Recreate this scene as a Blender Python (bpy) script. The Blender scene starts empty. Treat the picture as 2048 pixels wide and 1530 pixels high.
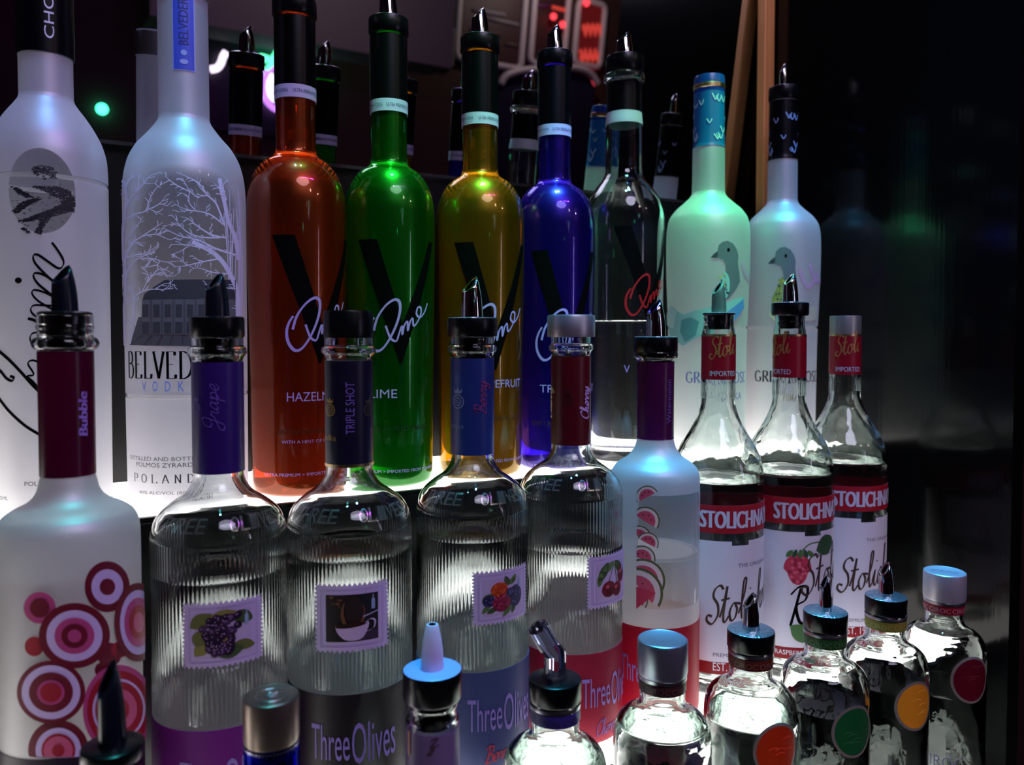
import bpy, bmesh, math, random
from math import sin, cos, tan, pi, radians, atan2, sqrt, asin
from mathutils import Vector, Matrix, geometry

SC = bpy.context.scene
COL = SC.collection
random.seed(7)

# ---------------------------------------------------------------- camera
F, PSI, PIT, HZ = 1600.0, radians(29.2), radians(2.0), 665.0
CYP = HZ + F * tan(PIT)
CAM = Vector((0.0, 0.0, 1.45))
FW = Vector((sin(PSI) * cos(PIT), cos(PSI) * cos(PIT), -sin(PIT)))
RT = Vector((cos(PSI), -sin(PSI), 0))
UP = RT.cross(FW)
cam_d = bpy.data.cameras.new('camera')
cam = bpy.data.objects.new('camera', cam_d)
COL.objects.link(cam)
cam.matrix_world = Matrix(((RT.x, UP.x, -FW.x, CAM.x), (RT.y, UP.y, -FW.y, CAM.y), (RT.z, UP.z, -FW.z, CAM.z), (0, 0, 0, 1)))
cam_d.sensor_width = 36.0
cam_d.sensor_fit = 'HORIZONTAL'
cam_d.lens = F / 2048.0 * 36.0
cam_d.shift_y = -(765.0 - CYP) / 2048.0
cam_d.clip_start = 0.02
cam_d.dof.use_dof = True
cam_d.dof.focus_distance = 0.66
cam_d.dof.aperture_fstop = 7.0
SC.camera = cam

# ---------------------------------------------------------------- world, exposure, integrator
w = bpy.data.worlds.new('world')
SC.world = w
w.use_nodes = True
w.node_tree.nodes['Background'].inputs[0].default_value = (0.02, 0.02, 0.03, 1)
w.node_tree.nodes['Background'].inputs[1].default_value = 0.06
vs = SC.view_settings
vs.view_transform = 'Standard'
vs.look = 'None'
vs.exposure = 0.0
vs.gamma = 1.0
vs.use_curve_mapping = False
cy = SC.cycles
cy.max_bounces = 28
cy.transmission_bounces = 26
cy.glossy_bounces = 8
cy.diffuse_bounces = 4
cy.transparent_max_bounces = 16
cy.caustics_reflective = True
cy.caustics_refractive = True
cy.blur_glossy = 0.5
cy.sample_clamp_indirect = 6.0
cy.use_denoising = True


def lin(r, g, b):
    f = lambda v: (v / 255.0 / 12.92) if v / 255.0 <= 0.04045 else ((v / 255.0 + 0.055) / 1.055) ** 2.4
    return (f(r), f(g), f(b), 1.0)


# rows of the bar: y of the bottle axes, z of the shelf top
ROW = {'back': (0.70, CAM.z - 0.137), 'mid': (0.56, CAM.z - 0.335), 'front': (0.44, CAM.z - 0.52)}
XL, XR = -0.42, 0.833            # left end of the bar unit, glossy black side panel


def lamp(name, loc, col, power, radius=0.012, kind='POINT', size=None, aim=None):
    l = bpy.data.lights.new(name, kind)
    l.energy = power
    l.color = col[:3]
    if kind == 'AREA':
        l.shape = 'ELLIPSE'
        l.size, l.size_y = size
    else:
        l.shadow_soft_size = radius
    o = bpy.data.objects.new(name, l)
    o.location = loc
    if aim is not None:
        o.rotation_euler = (Vector(aim) - Vector(loc)).to_track_quat('-Z', 'Y').to_euler()
    COL.objects.link(o)
    return o


GREEN, CYAN, BLUE = (0.10, 1.0, 0.40), (0.12, 0.62, 1.0), (0.18, 0.45, 1.0)
VIOLET, MAGENTA = (0.42, 0.28, 1.0), (0.62, 0.10, 1.0)
# colour-changing spots in the ceiling straight over the back row
for x, c, p in ((-0.01, BLUE, 14), (0.095, CYAN, 20), (0.26, GREEN, 46), (0.36, GREEN, 54), (0.45, CYAN, 52), (0.545, GREEN, 24), (0.66, (0.03, 1.0, 0.36), 62), (0.785, (0.06, 0.52, 1.0), 30)):
    o = lamp('ceiling_spot', (x, 0.46, CAM.z + 1.0), c, p * 1.5, 0.02, kind='SPOT', aim=(x, 0.68, CAM.z + 0.1))
    o.data.spot_size, o.data.spot_blend = radians(12), 0.8
o = lamp('ceiling_spot', (0.56, 0.42, CAM.z + 1.0), (0.03, 1.0, 0.32), 50, 0.02, kind='SPOT', aim=(0.5423, 0.573, CAM.z + 0.03))
o.data.spot_size, o.data.spot_blend = radians(5), 0.7
# blue spots over the front of the bar
for x, c, p in ((0.10, (0.05, 0.75, 0.8), 30), (0.36, (0.04, 0.6, 1.0), 80), (0.56, (0.05, 0.45, 1.0), 70), (0.72, (0.04, 0.5, 1.0), 70)):
    o = lamp('ceiling_spot', (x, 0.52, CAM.z + 1.1), c, p, 0.02, kind='SPOT', aim=(x, 0.46, CAM.z - 0.2))
    o.data.spot_size, o.data.spot_blend = radians(24), 0.6
# string of small purple lights hung across the room, in front of the bar
for i in range(6):
    lamp('purple_string_light', (0.15 + 0.13 * i, -0.25, CAM.z + 1.15), MAGENTA, 2.6, 0.008)
# added label fill and added strip for bottle streaks, both outside the mirror's view
lamp('violet_label_fill', (0.25, -0.45, CAM.z + 1.05), (0.78, 0.75, 1.0), 5.2, kind='AREA', size=(0.7, 0.5), aim=(0.35, 0.6, CAM.z - 0.2))
lamp('bottle_streak_strip', (0.86, -0.28, CAM.z + 0.02), (0.75, 0.65, 1.0), 0.30, kind='AREA', size=(0.012, 0.42), aim=(0.4, 0.65, CAM.z))
# dim unseen lamp added to lift the far wall in the mirror
lamp('far_wall_fill', (1.0, -1.6, 2.75), (1.0, 0.75, 0.65), 4.0, 0.08)


# ---------------------------------------------------------------- image <-> place helpers (used to measure sizes only)
def ray(px, py):
    return FW + RT * ((px - 1024) / F) - UP * ((py - CYP) / F)


def axis_x(px, py, Y):
    d = ray(px, py)
    return d.x * Y / d.y


def axis_z(py, X, Y):
    a = X * FW.x + Y * FW.y
    b = X * UP.x + Y * UP.y
    k = CYP - py
    return CAM.z + (k * a - F * b) / (F * UP.z - k * FW.z)


def px_r(h, X, Y):
    a = X * FW.x + Y * FW.y
    return h * a / F * (a / sqrt(X * X + Y * Y))


# ---------------------------------------------------------------- materials
MATS = {}


def new_mat(name):
    m = bpy.data.materials.new(name)
    m.use_nodes = True
    nt = m.node_tree
    for n in list(nt.nodes):
        nt.nodes.remove(n)
    out = nt.nodes.new('ShaderNodeOutputMaterial')
    return m, nt, out


def node(nt, kind, **kw):
    n = nt.nodes.new(kind)
    for k, v in kw.items():
        if k in n.inputs:
            n.inputs[k].default_value = v
        else:
            setattr(n, k, v)
    return n


def mixs(nt, fac, a, b):
    m = nt.nodes.new('ShaderNodeMixShader')
    if isinstance(fac, (int, float)):
        m.inputs[0].default_value = fac
    else:
        nt.links.new(fac, m.inputs[0])
    nt.links.new(a, m.inputs[1])
    nt.links.new(b, m.inputs[2])
    return m.outputs[0]


def paint(name, col, rough=0.5, metal=0.0, spec=0.5, bump=0.0, scale=400.0):
    key = ('p', name)
    if key in MATS:
        return MATS[key]
    m, nt, out = new_mat(name)
    b = node(nt, 'ShaderNodeBsdfPrincipled', Roughness=rough, Metallic=metal)
    b.inputs['Base Color'].default_value = col
    b.inputs['Specular IOR Level'].default_value = spec
    if bump:
        t = node(nt, 'ShaderNodeTexCoord')
        n = node(nt, 'ShaderNodeTexNoise', Scale=scale)
        nt.links.new(t.outputs['Object'], n.inputs['Vector'])
        bp = node(nt, 'ShaderNodeBump', Strength=bump, Distance=0.001)
        nt.links.new(n.outputs[0], bp.inputs['Height'])
        nt.links.new(bp.outputs[0], b.inputs['Normal'])
    nt.links.new(b.outputs[0], out.inputs[0])
    MATS[key] = m
    return m


def emit(name, col, strength):
    key = ('e', name)
    if key in MATS:
        return MATS[key]
    m, nt, out = new_mat(name)
    e = node(nt, 'ShaderNodeEmission', Strength=strength)
    e.inputs[0].default_value = col
    nt.links.new(e.outputs[0], out.inputs[0])
    MATS[key] = m
    return m


def glass(name, col=(1, 1, 1, 1), ior=1.5, rough=0.0, wave=0.0):
    key = ('g', name)
    if key in MATS:
        return MATS[key]
    m, nt, out = new_mat(name)
    g = node(nt, 'ShaderNodeBsdfGlass', IOR=ior, Roughness=rough)
    g.inputs['Color'].default_value = col
    if wave:
        t = node(nt, 'ShaderNodeTexCoord')
        n = node(nt, 'ShaderNodeTexNoise', Scale=55.0, Detail=1.5)
        nt.links.new(t.outputs['Object'], n.inputs['Vector'])
        bp = node(nt, 'ShaderNodeBump', Strength=wave, Distance=0.004)
        nt.links.new(n.outputs[0], bp.inputs['Height'])
        nt.links.new(bp.outputs[0], g.inputs['Normal'])
    nt.links.new(g.outputs[0], out.inputs[0])
    MATS[key] = m
    return m


def paper(name, col, inner=(0.75, 0.72, 0.72, 1), trans=0.35, rough=0.4):
    """label paper: printed outside, white inside, lets some light through"""
    key = ('l', name)
    if key in MATS:
        return MATS[key]
    m, nt, out = new_mat(name)
    geo = node(nt, 'ShaderNodeNewGeometry')
    mc = node(nt, 'ShaderNodeMix', data_type='RGBA')
    nt.links.new(geo.outputs['Backfacing'], mc.inputs[0])
    mc.inputs[6].default_value = col
    mc.inputs[7].default_value = inner
    d = node(nt, 'ShaderNodeBsdfPrincipled', Roughness=rough)
    nt.links.new(mc.outputs[2], d.inputs['Base Color'])
    t = node(nt, 'ShaderNodeBsdfTranslucent')
    t.inputs[0].default_value = col
    nt.links.new(mixs(nt, trans, d.outputs[0], t.outputs[0]), out.inputs[0])
    MATS[key] = m
    return m


def frosted(name, col=(0.80, 0.80, 0.82, 1), windows=(), clear=0.18, soft=0.02):
    """acid-etched glass; windows = clear patches (angle, z, half width in m, half height in m, radius, power)"""
    m, nt, out = new_mat(name)
    tr = node(nt, 'ShaderNodeBsdfTranslucent')
    tr.inputs[0].default_value = col
    df = node(nt, 'ShaderNodeBsdfDiffuse')
    df.inputs[0].default_value = col
    rf = node(nt, 'ShaderNodeBsdfRefraction', IOR=1.02, Roughness=0.35)
    rf.inputs[0].default_value = (0.9, 0.9, 0.9, 1)
    gl = node(nt, 'ShaderNodeBsdfGlossy', Roughness=0.46)
    gl.inputs[0].default_value = (1, 1, 1, 1)
    a = mixs(nt, 0.38, tr.outputs[0], df.outputs[0])
    a = mixs(nt, clear, a, rf.outputs[0])
    fr = node(nt, 'ShaderNodeFresnel', IOR=1.5)
    a = mixs(nt, 0.17, a, gl.outputs[0])
    if windows:
        tc = node(nt, 'ShaderNodeTexCoord')
        sx = node(nt, 'ShaderNodeSeparateXYZ')
        nt.links.new(tc.outputs['Object'], sx.inputs[0])

        def mth(op, x, y=None):
            n = nt.nodes.new('ShaderNodeMath')
            n.operation = op
            for i, v in enumerate((x, y)):
                if v is None:
                    continue
                if isinstance(v, (int, float)):
                    n.inputs[i].default_value = v
                else:
                    nt.links.new(v, n.inputs[i])
            return n.outputs[0]
        tot = None
        for (a0, z0, hw, hh, R, pw) in windows:
            # rotate so the window centre is at angle 0
            xr = mth('ADD', mth('MULTIPLY', sx.outputs[0], cos(a0)), mth('MULTIPLY', sx.outputs[1], sin(a0)))
            yr = mth('SUBTRACT', mth('MULTIPLY', sx.outputs[1], cos(a0)), mth('MULTIPLY', sx.outputs[0], sin(a0)))
            an = mth('MULTIPLY', mth('ARCTAN2', yr, xr), R)
            e1 = mth('POWER', mth('ABSOLUTE', mth('DIVIDE', an, hw)), pw)
            e2 = mth('POWER', mth('ABSOLUTE', mth('DIVIDE', mth('SUBTRACT', sx.outputs[2], z0), hh)), pw)
            s = mth('MINIMUM', mth('MAXIMUM', mth('MULTIPLY', mth('SUBTRACT', 1.0 + soft, mth('ADD', e1, e2)), 0.5 / soft), 0.0), 1.0)
            tot = s if tot is None else mth('MAXIMUM', tot, s)
        tp = node(nt, 'ShaderNodeBsdfTransparent')
        tp.inputs[0].default_value = (0.86, 0.86, 0.88, 1)
        g2 = node(nt, 'ShaderNodeBsdfGlossy', Roughness=0.02)
        cl = mixs(nt, fr.outputs[0], tp.outputs[0], g2.outputs[0])
        a = mixs(nt, tot, a, cl)
    nt.links.new(a, out.inputs[0])
    return m


def lacquer(name, col, deep):
    """coloured glass under a pearly coloured coat"""
    m, nt, out = new_mat(name)
    g = node(nt, 'ShaderNodeBsdfGlass', IOR=1.36, Roughness=0.04)
    g.inputs[0].default_value = deep
    tr = node(nt, 'ShaderNodeBsdfTranslucent')
    tr.inputs[0].default_value = col
    df = node(nt, 'ShaderNodeBsdfDiffuse')
    df.inputs[0].default_value = col
    a = mixs(nt, 0.5, tr.outputs[0], df.outputs[0])
    a = mixs(nt, 0.05, g.outputs[0], a)
    pearl = node(nt, 'ShaderNodeBsdfGlossy', Roughness=0.30)
    pearl.inputs[0].default_value = tuple(min(1, c * 1.3 + 0.05) for c in col[:3]) + (1,)
    a = mixs(nt, 0.13, a, pearl.outputs[0])
    fr = node(nt, 'ShaderNodeFresnel', IOR=1.45)
    gl = node(nt, 'ShaderNodeBsdfGlossy', Roughness=0.03)
    a = mixs(nt, fr.outputs[0], a, gl.outputs[0])
    nt.links.new(a, out.inputs[0])
    return m


BLACK = paint('black_plastic', lin(9, 9, 12), 0.28, spec=0.35)
BLACKCAP = paint('black_capsule', lin(5, 5, 8), 0.3, spec=0.2)
CHROME = paint('chrome', (0.75, 0.76, 0.8, 1), 0.08, 1.0)
STEELTOP = paint('pourer_flange_top', (0.55, 0.58, 0.62, 1), 0.22, 0.9, bump=0.7)
GLASS = glass('clear_glass', (0.97, 0.985, 0.98, 1), 1.5)
GLASSW = glass('wavy_clear_glass', (0.96, 0.98, 0.97, 1), 1.5, 0.0, 0.25)
VODKA = glass('clear_spirit', (0.985, 0.99, 0.99, 1), 1.36)
INK = paint('black_ink', lin(5, 5, 6), 0.5, spec=0.05)
WHITEINK = paint('white_ink', lin(225, 222, 230), 0.5)
LAV = paint('pale_print', lin(180, 152, 226), 0.5)
SILVER = paint('silver_metal', (0.62, 0.62, 0.66, 1), 0.32, 1.0)
GOLD = paint('gold_metal', (0.75, 0.52, 0.25, 1), 0.3, 1.0)


# ---------------------------------------------------------------- mesh helpers
def link(name, bm, mats, parent=None, smooth=True, auto=None):
    me = bpy.data.meshes.new(name)
    bm.normal_update()
    bm.to_mesh(me)
    bm.free()
    for m in (mats if isinstance(mats, (list, tuple)) else [mats]):
        me.materials.append(m)
    if smooth:
        for p in me.polygons:
            p.use_smooth = True
        if auto:
            me.set_sharp_from_angle(angle=radians(auto))
    o = bpy.data.objects.new(name, me)
    COL.objects.link(o)
    if parent is not None:
        o.parent = parent
    return o


def tag(o, label, cat, group=None, kind=None):
    o['label'] = label
    o['category'] = cat
    if group:
        o['group'] = group
    if kind:
        o['kind'] = kind
    return o


def structure(o, label=None):
    o['kind'] = 'structure'
    if label:
        o['label'] = label
    return o


def box(bm, x0, x1, y0, y1, z0, z1, mi=0, bev=0.0):
    vs_ = [bm.verts.new((x, y, z)) for x in (x0, x1) for y in (y0, y1) for z in (z0, z1)]
    q = [(0, 1, 3, 2), (4, 6, 7, 5), (0, 4, 5, 1), (2, 3, 7, 6), (0, 2, 6, 4), (1, 5, 7, 3)]
    fs = []
    for a in q:
        f = bm.faces.new([vs_[i] for i in a])
        f.material_index = mi
        fs.append(f)
    if bev:
        es = list({e for f in fs for e in f.edges})
        bmesh.ops.bevel(bm, geom=es, offset=bev, segments=2, profile=0.5, affect='EDGES')
    return bm


def pchip(pts, n=5, tol=1e-5):
    """monotone cubic refinement of a (z, r) profile"""
    z = [p[0] for p in pts]
    r = [p[1] for p in pts]
    N = len(pts)
    h = [z[i + 1] - z[i] for i in range(N - 1)]
    d = [(r[i + 1] - r[i]) / h[i] for i in range(N - 1)]
    m = [d[0]] + [0.0] * (N - 2) + [d[-1]]
    for i in range(1, N - 1):
        if d[i - 1] * d[i] <= 0:
            m[i] = 0.0
        else:
            w1, w2 = 2 * h[i] + h[i - 1], h[i] + 2 * h[i - 1]
            m[i] = (w1 + w2) / (w1 / d[i - 1] + w2 / d[i])
    out = []
    for i in range(N - 1):
        out.append((z[i], r[i]))
        if abs(r[i + 1] - r[i]) > tol and h[i] > 0.0012:
            for k in range(1, n):
                t = k / n
                h00, h10 = 2 * t ** 3 - 3 * t ** 2 + 1, t ** 3 - 2 * t ** 2 + t
                h01, h11 = -2 * t ** 3 + 3 * t ** 2, t ** 3 - t ** 2
                out.append((z[i] + t * h[i], h00 * r[i] + h10 * h[i] * m[i] + h01 * r[i + 1] + h11 * h[i] * m[i + 1]))
    out.append((z[-1], r[-1]))
    return out


def spin(bm, prof, seg=72, rib=None, mi=0, closed_ends=True):
    """prof: list of (r, z), r == 0 allowed at the ends; rib = (n, amp, z0, z1)"""
    rings = []
    for (r, z) in prof:
        if r <= 1e-6:
            rings.append([bm.verts.new((0, 0, z))])
            continue
        ring = []
        for k in range(seg):
            a = 2 * pi * k / seg
            rr = r
            if rib and rib[2] <= z <= rib[3] and (len(rib) < 5 or r > rib[4]):
                rr = r - rib[1] * (0.5 - 0.5 * cos(a * rib[0]))
            ring.append(bm.verts.new((rr * cos(a), rr * sin(a), z)))
        rings.append(ring)
    for A, B in zip(rings, rings[1:]):
        if len(A) == 1 and len(B) == 1:
            continue
        for k in range(seg):
            k2 = (k + 1) % seg
            if len(A) == 1:
                f = bm.faces.new((A[0], B[k2], B[k]))
            elif len(B) == 1:
                f = bm.faces.new((A[k], A[k2], B[0]))
            else:
                f = bm.faces.new((A[k], A[k2], B[k2], B[k]))
            f.material_index = mi
    return bm


def tube(bm, pts, rad, seg=10, mi=0, caps=True):
    """tube along a polyline; rad is a number or a list"""
    n = len(pts)
    pts = [Vector(p) for p in pts]
    rings = []
    prev = None
    for i, p in enumerate(pts):
        t = (pts[min(i + 1, n - 1)] - pts[max(i - 1, 0)]).normalized()
        if prev is None:
            s = t.orthogonal().normalized()
        else:
            s = (prev - t * prev.dot(t)).normalized()
        prev = s
        b = t.cross(s)
        r = rad[i] if isinstance(rad, (list, tuple)) else rad
        rings.append([bm.verts.new(p + s * (r * cos(2 * pi * k / seg)) + b * (r * sin(2 * pi * k / seg))) for k in range(seg)])
    for A, B in zip(rings, rings[1:]):
        for k in range(seg):
            f = bm.faces.new((A[k], A[(k + 1) % seg], B[(k + 1) % seg], B[k]))
            f.material_index = mi
    if caps:
        f = bm.faces.new(rings[0][::-1]); f.material_index = mi
        f = bm.faces.new(rings[-1]); f.material_index = mi
    return bm


# ---------------------------------------------------------------- flat art (u, v) helpers
def catmull(pts, n=6):
    if len(pts) < 3:
        return pts
    P = [pts[0]] + list(pts) + [pts[-1]]
    out = []
    for i in range(1, len(P) - 2):
        p0, p1, p2, p3 = P[i - 1], P[i], P[i + 1], P[i + 2]
        for k in range(n):
            t = k / n
            out.append(tuple(0.5 * (2 * p1[j] + (p2[j] - p0[j]) * t + (2 * p0[j] - 5 * p1[j] + 4 * p2[j] - p3[j]) * t * t + (3 * p1[j] - p0[j] - 3 * p2[j] + p3[j]) * t ** 3) for j in (0, 1)))
    out.append(tuple(pts[-1][:2]))
    return out


def poly_tris(pts):
    tr = geometry.tessellate_polygon([[Vector((p[0], p[1], 0)) for p in pts]])
    res = []
    for t in tr:
        a, b, c = (pts[i] for i in t)
        ar = (b[0] - a[0]) * (c[1] - a[1]) - (c[0] - a[0]) * (b[1] - a[1])
        if abs(ar) < 1e-14:
            continue
        res.append((a, b, c) if ar > 0 else (a, c, b))
    return res


def stroke_tris(pts, w, nib=None, thin=0.35, smooth=6, taper=False):
    """a pen line; nib = pen angle in radians for thick and thin strokes"""
    if smooth:
        pts = catmull(pts, smooth)
    L, n = [], len(pts)
    for i, p in enumerate(pts):
        a, b = pts[max(i - 1, 0)], pts[min(i + 1, n - 1)]
        dx, dy = b[0] - a[0], b[1] - a[1]
        l = sqrt(dx * dx + dy * dy) or 1e-9
        dx, dy = dx / l, dy / l
        ww = w
        if nib is not None:
            ww = w * (thin + (1 - thin) * abs(dx * sin(nib) - dy * cos(nib)))
        if taper:
            ww *= (1 - 0.75 * i / max(1, n - 1))
        L.append(((p[0] - dy * ww / 2, p[1] + dx * ww / 2), (p[0] + dy * ww / 2, p[1] - dx * ww / 2)))
    res = []
    for (a, b), (c, d) in zip(L, L[1:]):
        res += poly_tris([a, b, d]) + poly_tris([a, d, c])
    return res


def ell(cx, cy_, rx, ry, n=28, rot=0.0):
    return [(cx + rx * cos(2 * pi * k / n) * cos(rot) - ry * sin(2 * pi * k / n) * sin(rot), cy_ + rx * cos(2 * pi * k / n) * sin(rot) + ry * sin(2 * pi * k / n) * cos(rot)) for k in range(n)]


def rect(x0, y0, x1, y1):
    return [(x0, y0), (x1, y0), (x1, y1), (x0, y1)]


_TXT = {}


def text_raw(s):
    if s in _TXT:
        return _TXT[s]
    cu = bpy.data.curves.new('t', 'FONT')
    cu.body = s
    cu.size = 1.0
    cu.resolution_u = 3
    o = bpy.data.objects.new('t', cu)
    COL.objects.link(o)
    dg = bpy.context.evaluated_depsgraph_get()
    dg.update()
    ev = o.evaluated_get(dg)
    me = ev.to_mesh()
    me.calc_loop_triangles()
    vsn = [(v.co.x, v.co.y) for v in me.vertices]
    tr = []
    for t in me.loop_triangles:
        a, b, c = (vsn[i] for i in t.vertices)
        ar = (b[0] - a[0]) * (c[1] - a[1]) - (c[0] - a[0]) * (b[1] - a[1])
        if abs(ar) > 1e-12:
            tr.append((a, b, c) if ar > 0 else (a, c, b))
    ev.to_mesh_clear()
    bpy.data.objects.remove(o)
    bpy.data.curves.remove(cu)
    _TXT[s] = tr
    return tr


def text_tris(s, x, y, width=None, height=None, align='L', rot=0, shear=0.0, fatten=0):
    """sans lettering, lower left corner of its box at x, y; rot in degrees about that corner"""
    tr = text_raw(s)
    xs = [p[0] for t in tr for p in t]
    ys = [p[1] for t in tr for p in t]
    x0, x1, y0, y1 = min(xs), max(xs), min(ys), max(ys)
    sy = height / (y1 - y0) if height else width / (x1 - x0)
    sx_ = width / (x1 - x0) if width else sy
    if align == 'C':
        ox = -(x1 - x0) * sx_ / 2
    else:
        ox = 0
    c, s_ = cos(radians(rot)), sin(radians(rot))
    res = []
    offs = [(0, 0)] if not fatten else [(0, 0), (fatten, 0), (-fatten, 0)]
    for (fx, fy) in offs:
        for t in tr:
            q = []
            for p in t:
                a, b = (p[0] - x0) * sx_ + ox + fx, (p[1] - y0) * sy + fy
                a += shear * b
                q.append((x + a * c - b * s_, y + a * s_ + b * c))
            res.append(tuple(q))
    return res


# serif capitals drawn with a broad pen: strokes in a unit-high box, then advance
SER = {
    'B': ([[(.1, 0), (.1, 1)], [(.1, 1), (.35, 1), (.52, .88), (.5, .62), (.3, .54), (.1, .54)], [(.1, .54), (.4, .54), (.6, .4), (.58, .12), (.36, 0), (.1, 0)]], .72),
    'E': ([[(.1, 0), (.1, 1)], [(.0, 1), (.52, 1)], [(.1, .53), (.42, .53)], [(.0, 0), (.56, 0)], [(.52, 1), (.52, .86)], [(.56, 0), (.56, .15)]], .68),
    'L': ([[(.1, 0), (.1, 1)], [(0, 1), (.22, 1)], [(0, 0), (.52, 0)], [(.52, 0), (.54, .17)]], .60),
    'V': ([[(.02, 1), (.34, 0)], [(.34, 0), (.64, 1)], [(-.06, 1), (.16, 1)], [(.5, 1), (.74, 1)]], .70),
    'D': ([[(.1, 0), (.1, 1)], [(0, 1), (.3, 1), (.6, .85), (.72, .5), (.6, .15), (.3, 0), (0, 0)]], .86),
    'R': ([[(.1, 0), (.1, 1)], [(0, 1), (.36, 1), (.54, .86), (.5, .58), (.3, .5), (.1, .5)], [(.3, .5), (.66, 0)], [(0, 0), (.2, 0)]], .72),
    'P': ([[(.1, 0), (.1, 1)], [(0, 1), (.36, 1), (.56, .84), (.52, .54), (.3, .46), (.1, .46)], [(0, 0), (.2, 0)]], .66),
    'O': ([[(.4, 1), (.12, .85), (.03, .5), (.12, .15), (.4, 0), (.68, .15), (.77, .5), (.68, .85), (.4, 1)]], .88),
    'A': ([[(.0, 0), (.33, 1)], [(.33, 1), (.68, 0)], [(.12, .35), (.54, .35)], [(-.06, 0), (.1, 0)], [(.58, 0), (.76, 0)]], .76),
    'N': ([[(.1, 0), (.1, 1)], [(.08, 1), (.66, 0)], [(.66, 0), (.66, 1)], [(0, 1), (.14, 1)], [(0, 0), (.2, 0)], [(.56, 1), (.76, 1)]], .84),
    'G': ([[(.66, .82), (.4, 1), (.12, .85), (.03, .5), (.12, .15), (.4, 0), (.66, .12), (.66, .42)], [(.5, .42), (.76, .42)]], .84),
    'Y': ([[(.02, 1), (.34, .48)], [(.64, 1), (.34, .48)], [(.34, .48), (.34, 0)], [(.22, 0), (.46, 0)]], .70),
    'S': ([[(.5, .85), (.3, 1), (.08, .84), (.14, .6), (.44, .42), (.5, .18), (.28, 0), (.04, .14)]], .60),
    'K': ([[(.1, 0), (.1, 1)], [(.6, 1), (.12, .45)], [(.28, .6), (.66, 0)]], .72),
}


def serif_tris(s, x, y, width, height, pen, thin=0.25, gap=0.08):
    tot = sum(SER[c][1] if c != ' ' else .4 for c in s) + gap * (len(s) - 1)
    k = width / tot
    res, cx = [], 0.0
    for c in s:
        if c == ' ':
            cx += .4 + gap
            continue
        strokes, adv = SER[c]
        for st in strokes:
            P = [(x + (cx + a) * k, y + b * height) for a, b in st]
            res += stroke_tris(P, pen, nib=0.0, thin=thin, smooth=5 if len(P) > 4 else 0)
        cx += adv + gap
    return res


# running hand: x-height 0.45, ascenders 1, descenders -0.4; (strokes, advance)
CUR = {
    'S': ([[(.55, .88), (.42, 1), (.22, .92), (.18, .72), (.38, .5), (.42, .22), (.22, 0), (0, .1), (.02, .24), (.2, .2)]], .5),
    'R': ([[(.2, .0), (.28, .95)], [(0, .8), (.2, .98), (.5, .95), (.52, .65), (.26, .5), (.45, .12), (.62, .05)]], .6),
    'B': ([[(.18, 0), (.28, .95)], [(0, .8), (.24, 1), (.52, .92), (.48, .62), (.26, .52), (.54, .42), (.52, .1), (.24, 0), (.05, .1)]], .6),
    'C': ([[(.52, .82), (.4, 1), (.12, .8), (.04, .35), (.2, 0), (.45, .1), (.58, .25)]], .55),
    'G': ([[(.5, .85), (.36, 1), (.1, .8), (.08, .5), (.26, .4), (.46, .55), (.5, .8), (.44, .2), (.3, -.35), (.05, -.3), (.1, -.05), (.6, .2)]], .58),
    't': ([[(.0, .15), (.12, .5), (.2, .95), (.14, .2), (.22, 0), (.36, .15)], [(.0, .6), (.34, .62)]], .33),
    'o': ([[(.34, .42), (.18, .45), (.06, .25), (.14, .02), (.3, .06), (.36, .28), (.28, .44), (.5, .4)]], .44),
    'l': ([[(.0, .15), (.2, .6), (.26, .98), (.14, .98), (.12, .3), (.2, 0), (.34, .15)]], .3),
    'i': ([[(.0, .15), (.14, .45), (.1, .1), (.2, .0), (.32, .15)], [(.2, .68), (.22, .72)]], .28),
    'c': ([[(.36, .36), (.24, .45), (.06, .28), (.1, .04), (.24, 0), (.4, .15)]], .36),
    'h': ([[(.0, .15), (.2, .6), (.26, .98), (.14, .98), (.1, 0), (.18, .32), (.32, .44), (.34, .08), (.42, 0), (.52, .14)]], .48),
    'n': ([[(.0, .3), (.08, .44), (.08, 0), (.18, .34), (.32, .44), (.34, .08), (.42, 0), (.52, .14)]], .48),
    'a': ([[(.36, .4), (.2, .46), (.05, .22), (.14, 0), (.32, .2), (.38, .44), (.36, .08), (.44, 0), (.54, .14)]], .5),
    'y': ([[(.0, .3), (.08, .44), (.1, .1), (.22, .02), (.36, .44), (.3, -.1), (.18, -.4), (.04, -.3), (.2, -.05), (.48, .15)]], .45),
    'z': ([[(.0, .36), (.14, .44), (.3, .4), (.04, .02), (.22, .06), (.2, -.3), (.06, -.36), (.14, -.12), (.44, .15)]], .4),
    'b': ([[(.0, .15), (.2, .6), (.26, .98), (.14, .98), (.1, .1), (.22, 0), (.36, .2), (.3, .42), (.46, .38)]], .42),
    'e': ([[(.0, .15), (.26, .22), (.34, .38), (.22, .46), (.08, .28), (.12, .02), (.28, 0), (.42, .15)]], .38),
    'r': ([[(.0, .15), (.12, .46), (.16, .38), (.3, .4), (.26, .1), (.34, .0), (.44, .14)]], .4),
    'v': ([[(.0, .3), (.1, .44), (.16, .02), (.34, .2), (.36, .44), (.5, .38)]], .44),
    'k': ([[(.0, .15), (.2, .6), (.26, .98), (.14, .98), (.1, 0), (.2, .3), (.34, .42), (.22, .24), (.36, 0), (.46, .14)]], .44),
    'p': ([[(.0, .3), (.1, .44), (.04, -.4), (.1, .2), (.26, .45), (.38, .24), (.24, 0), (.12, .06), (.46, .15)]], .44),
    'u': ([[(.0, .3), (.08, .44), (.1, .08), (.2, 0), (.34, .4), (.34, .08), (.42, 0), (.52, .14)]], .48),
}


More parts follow.
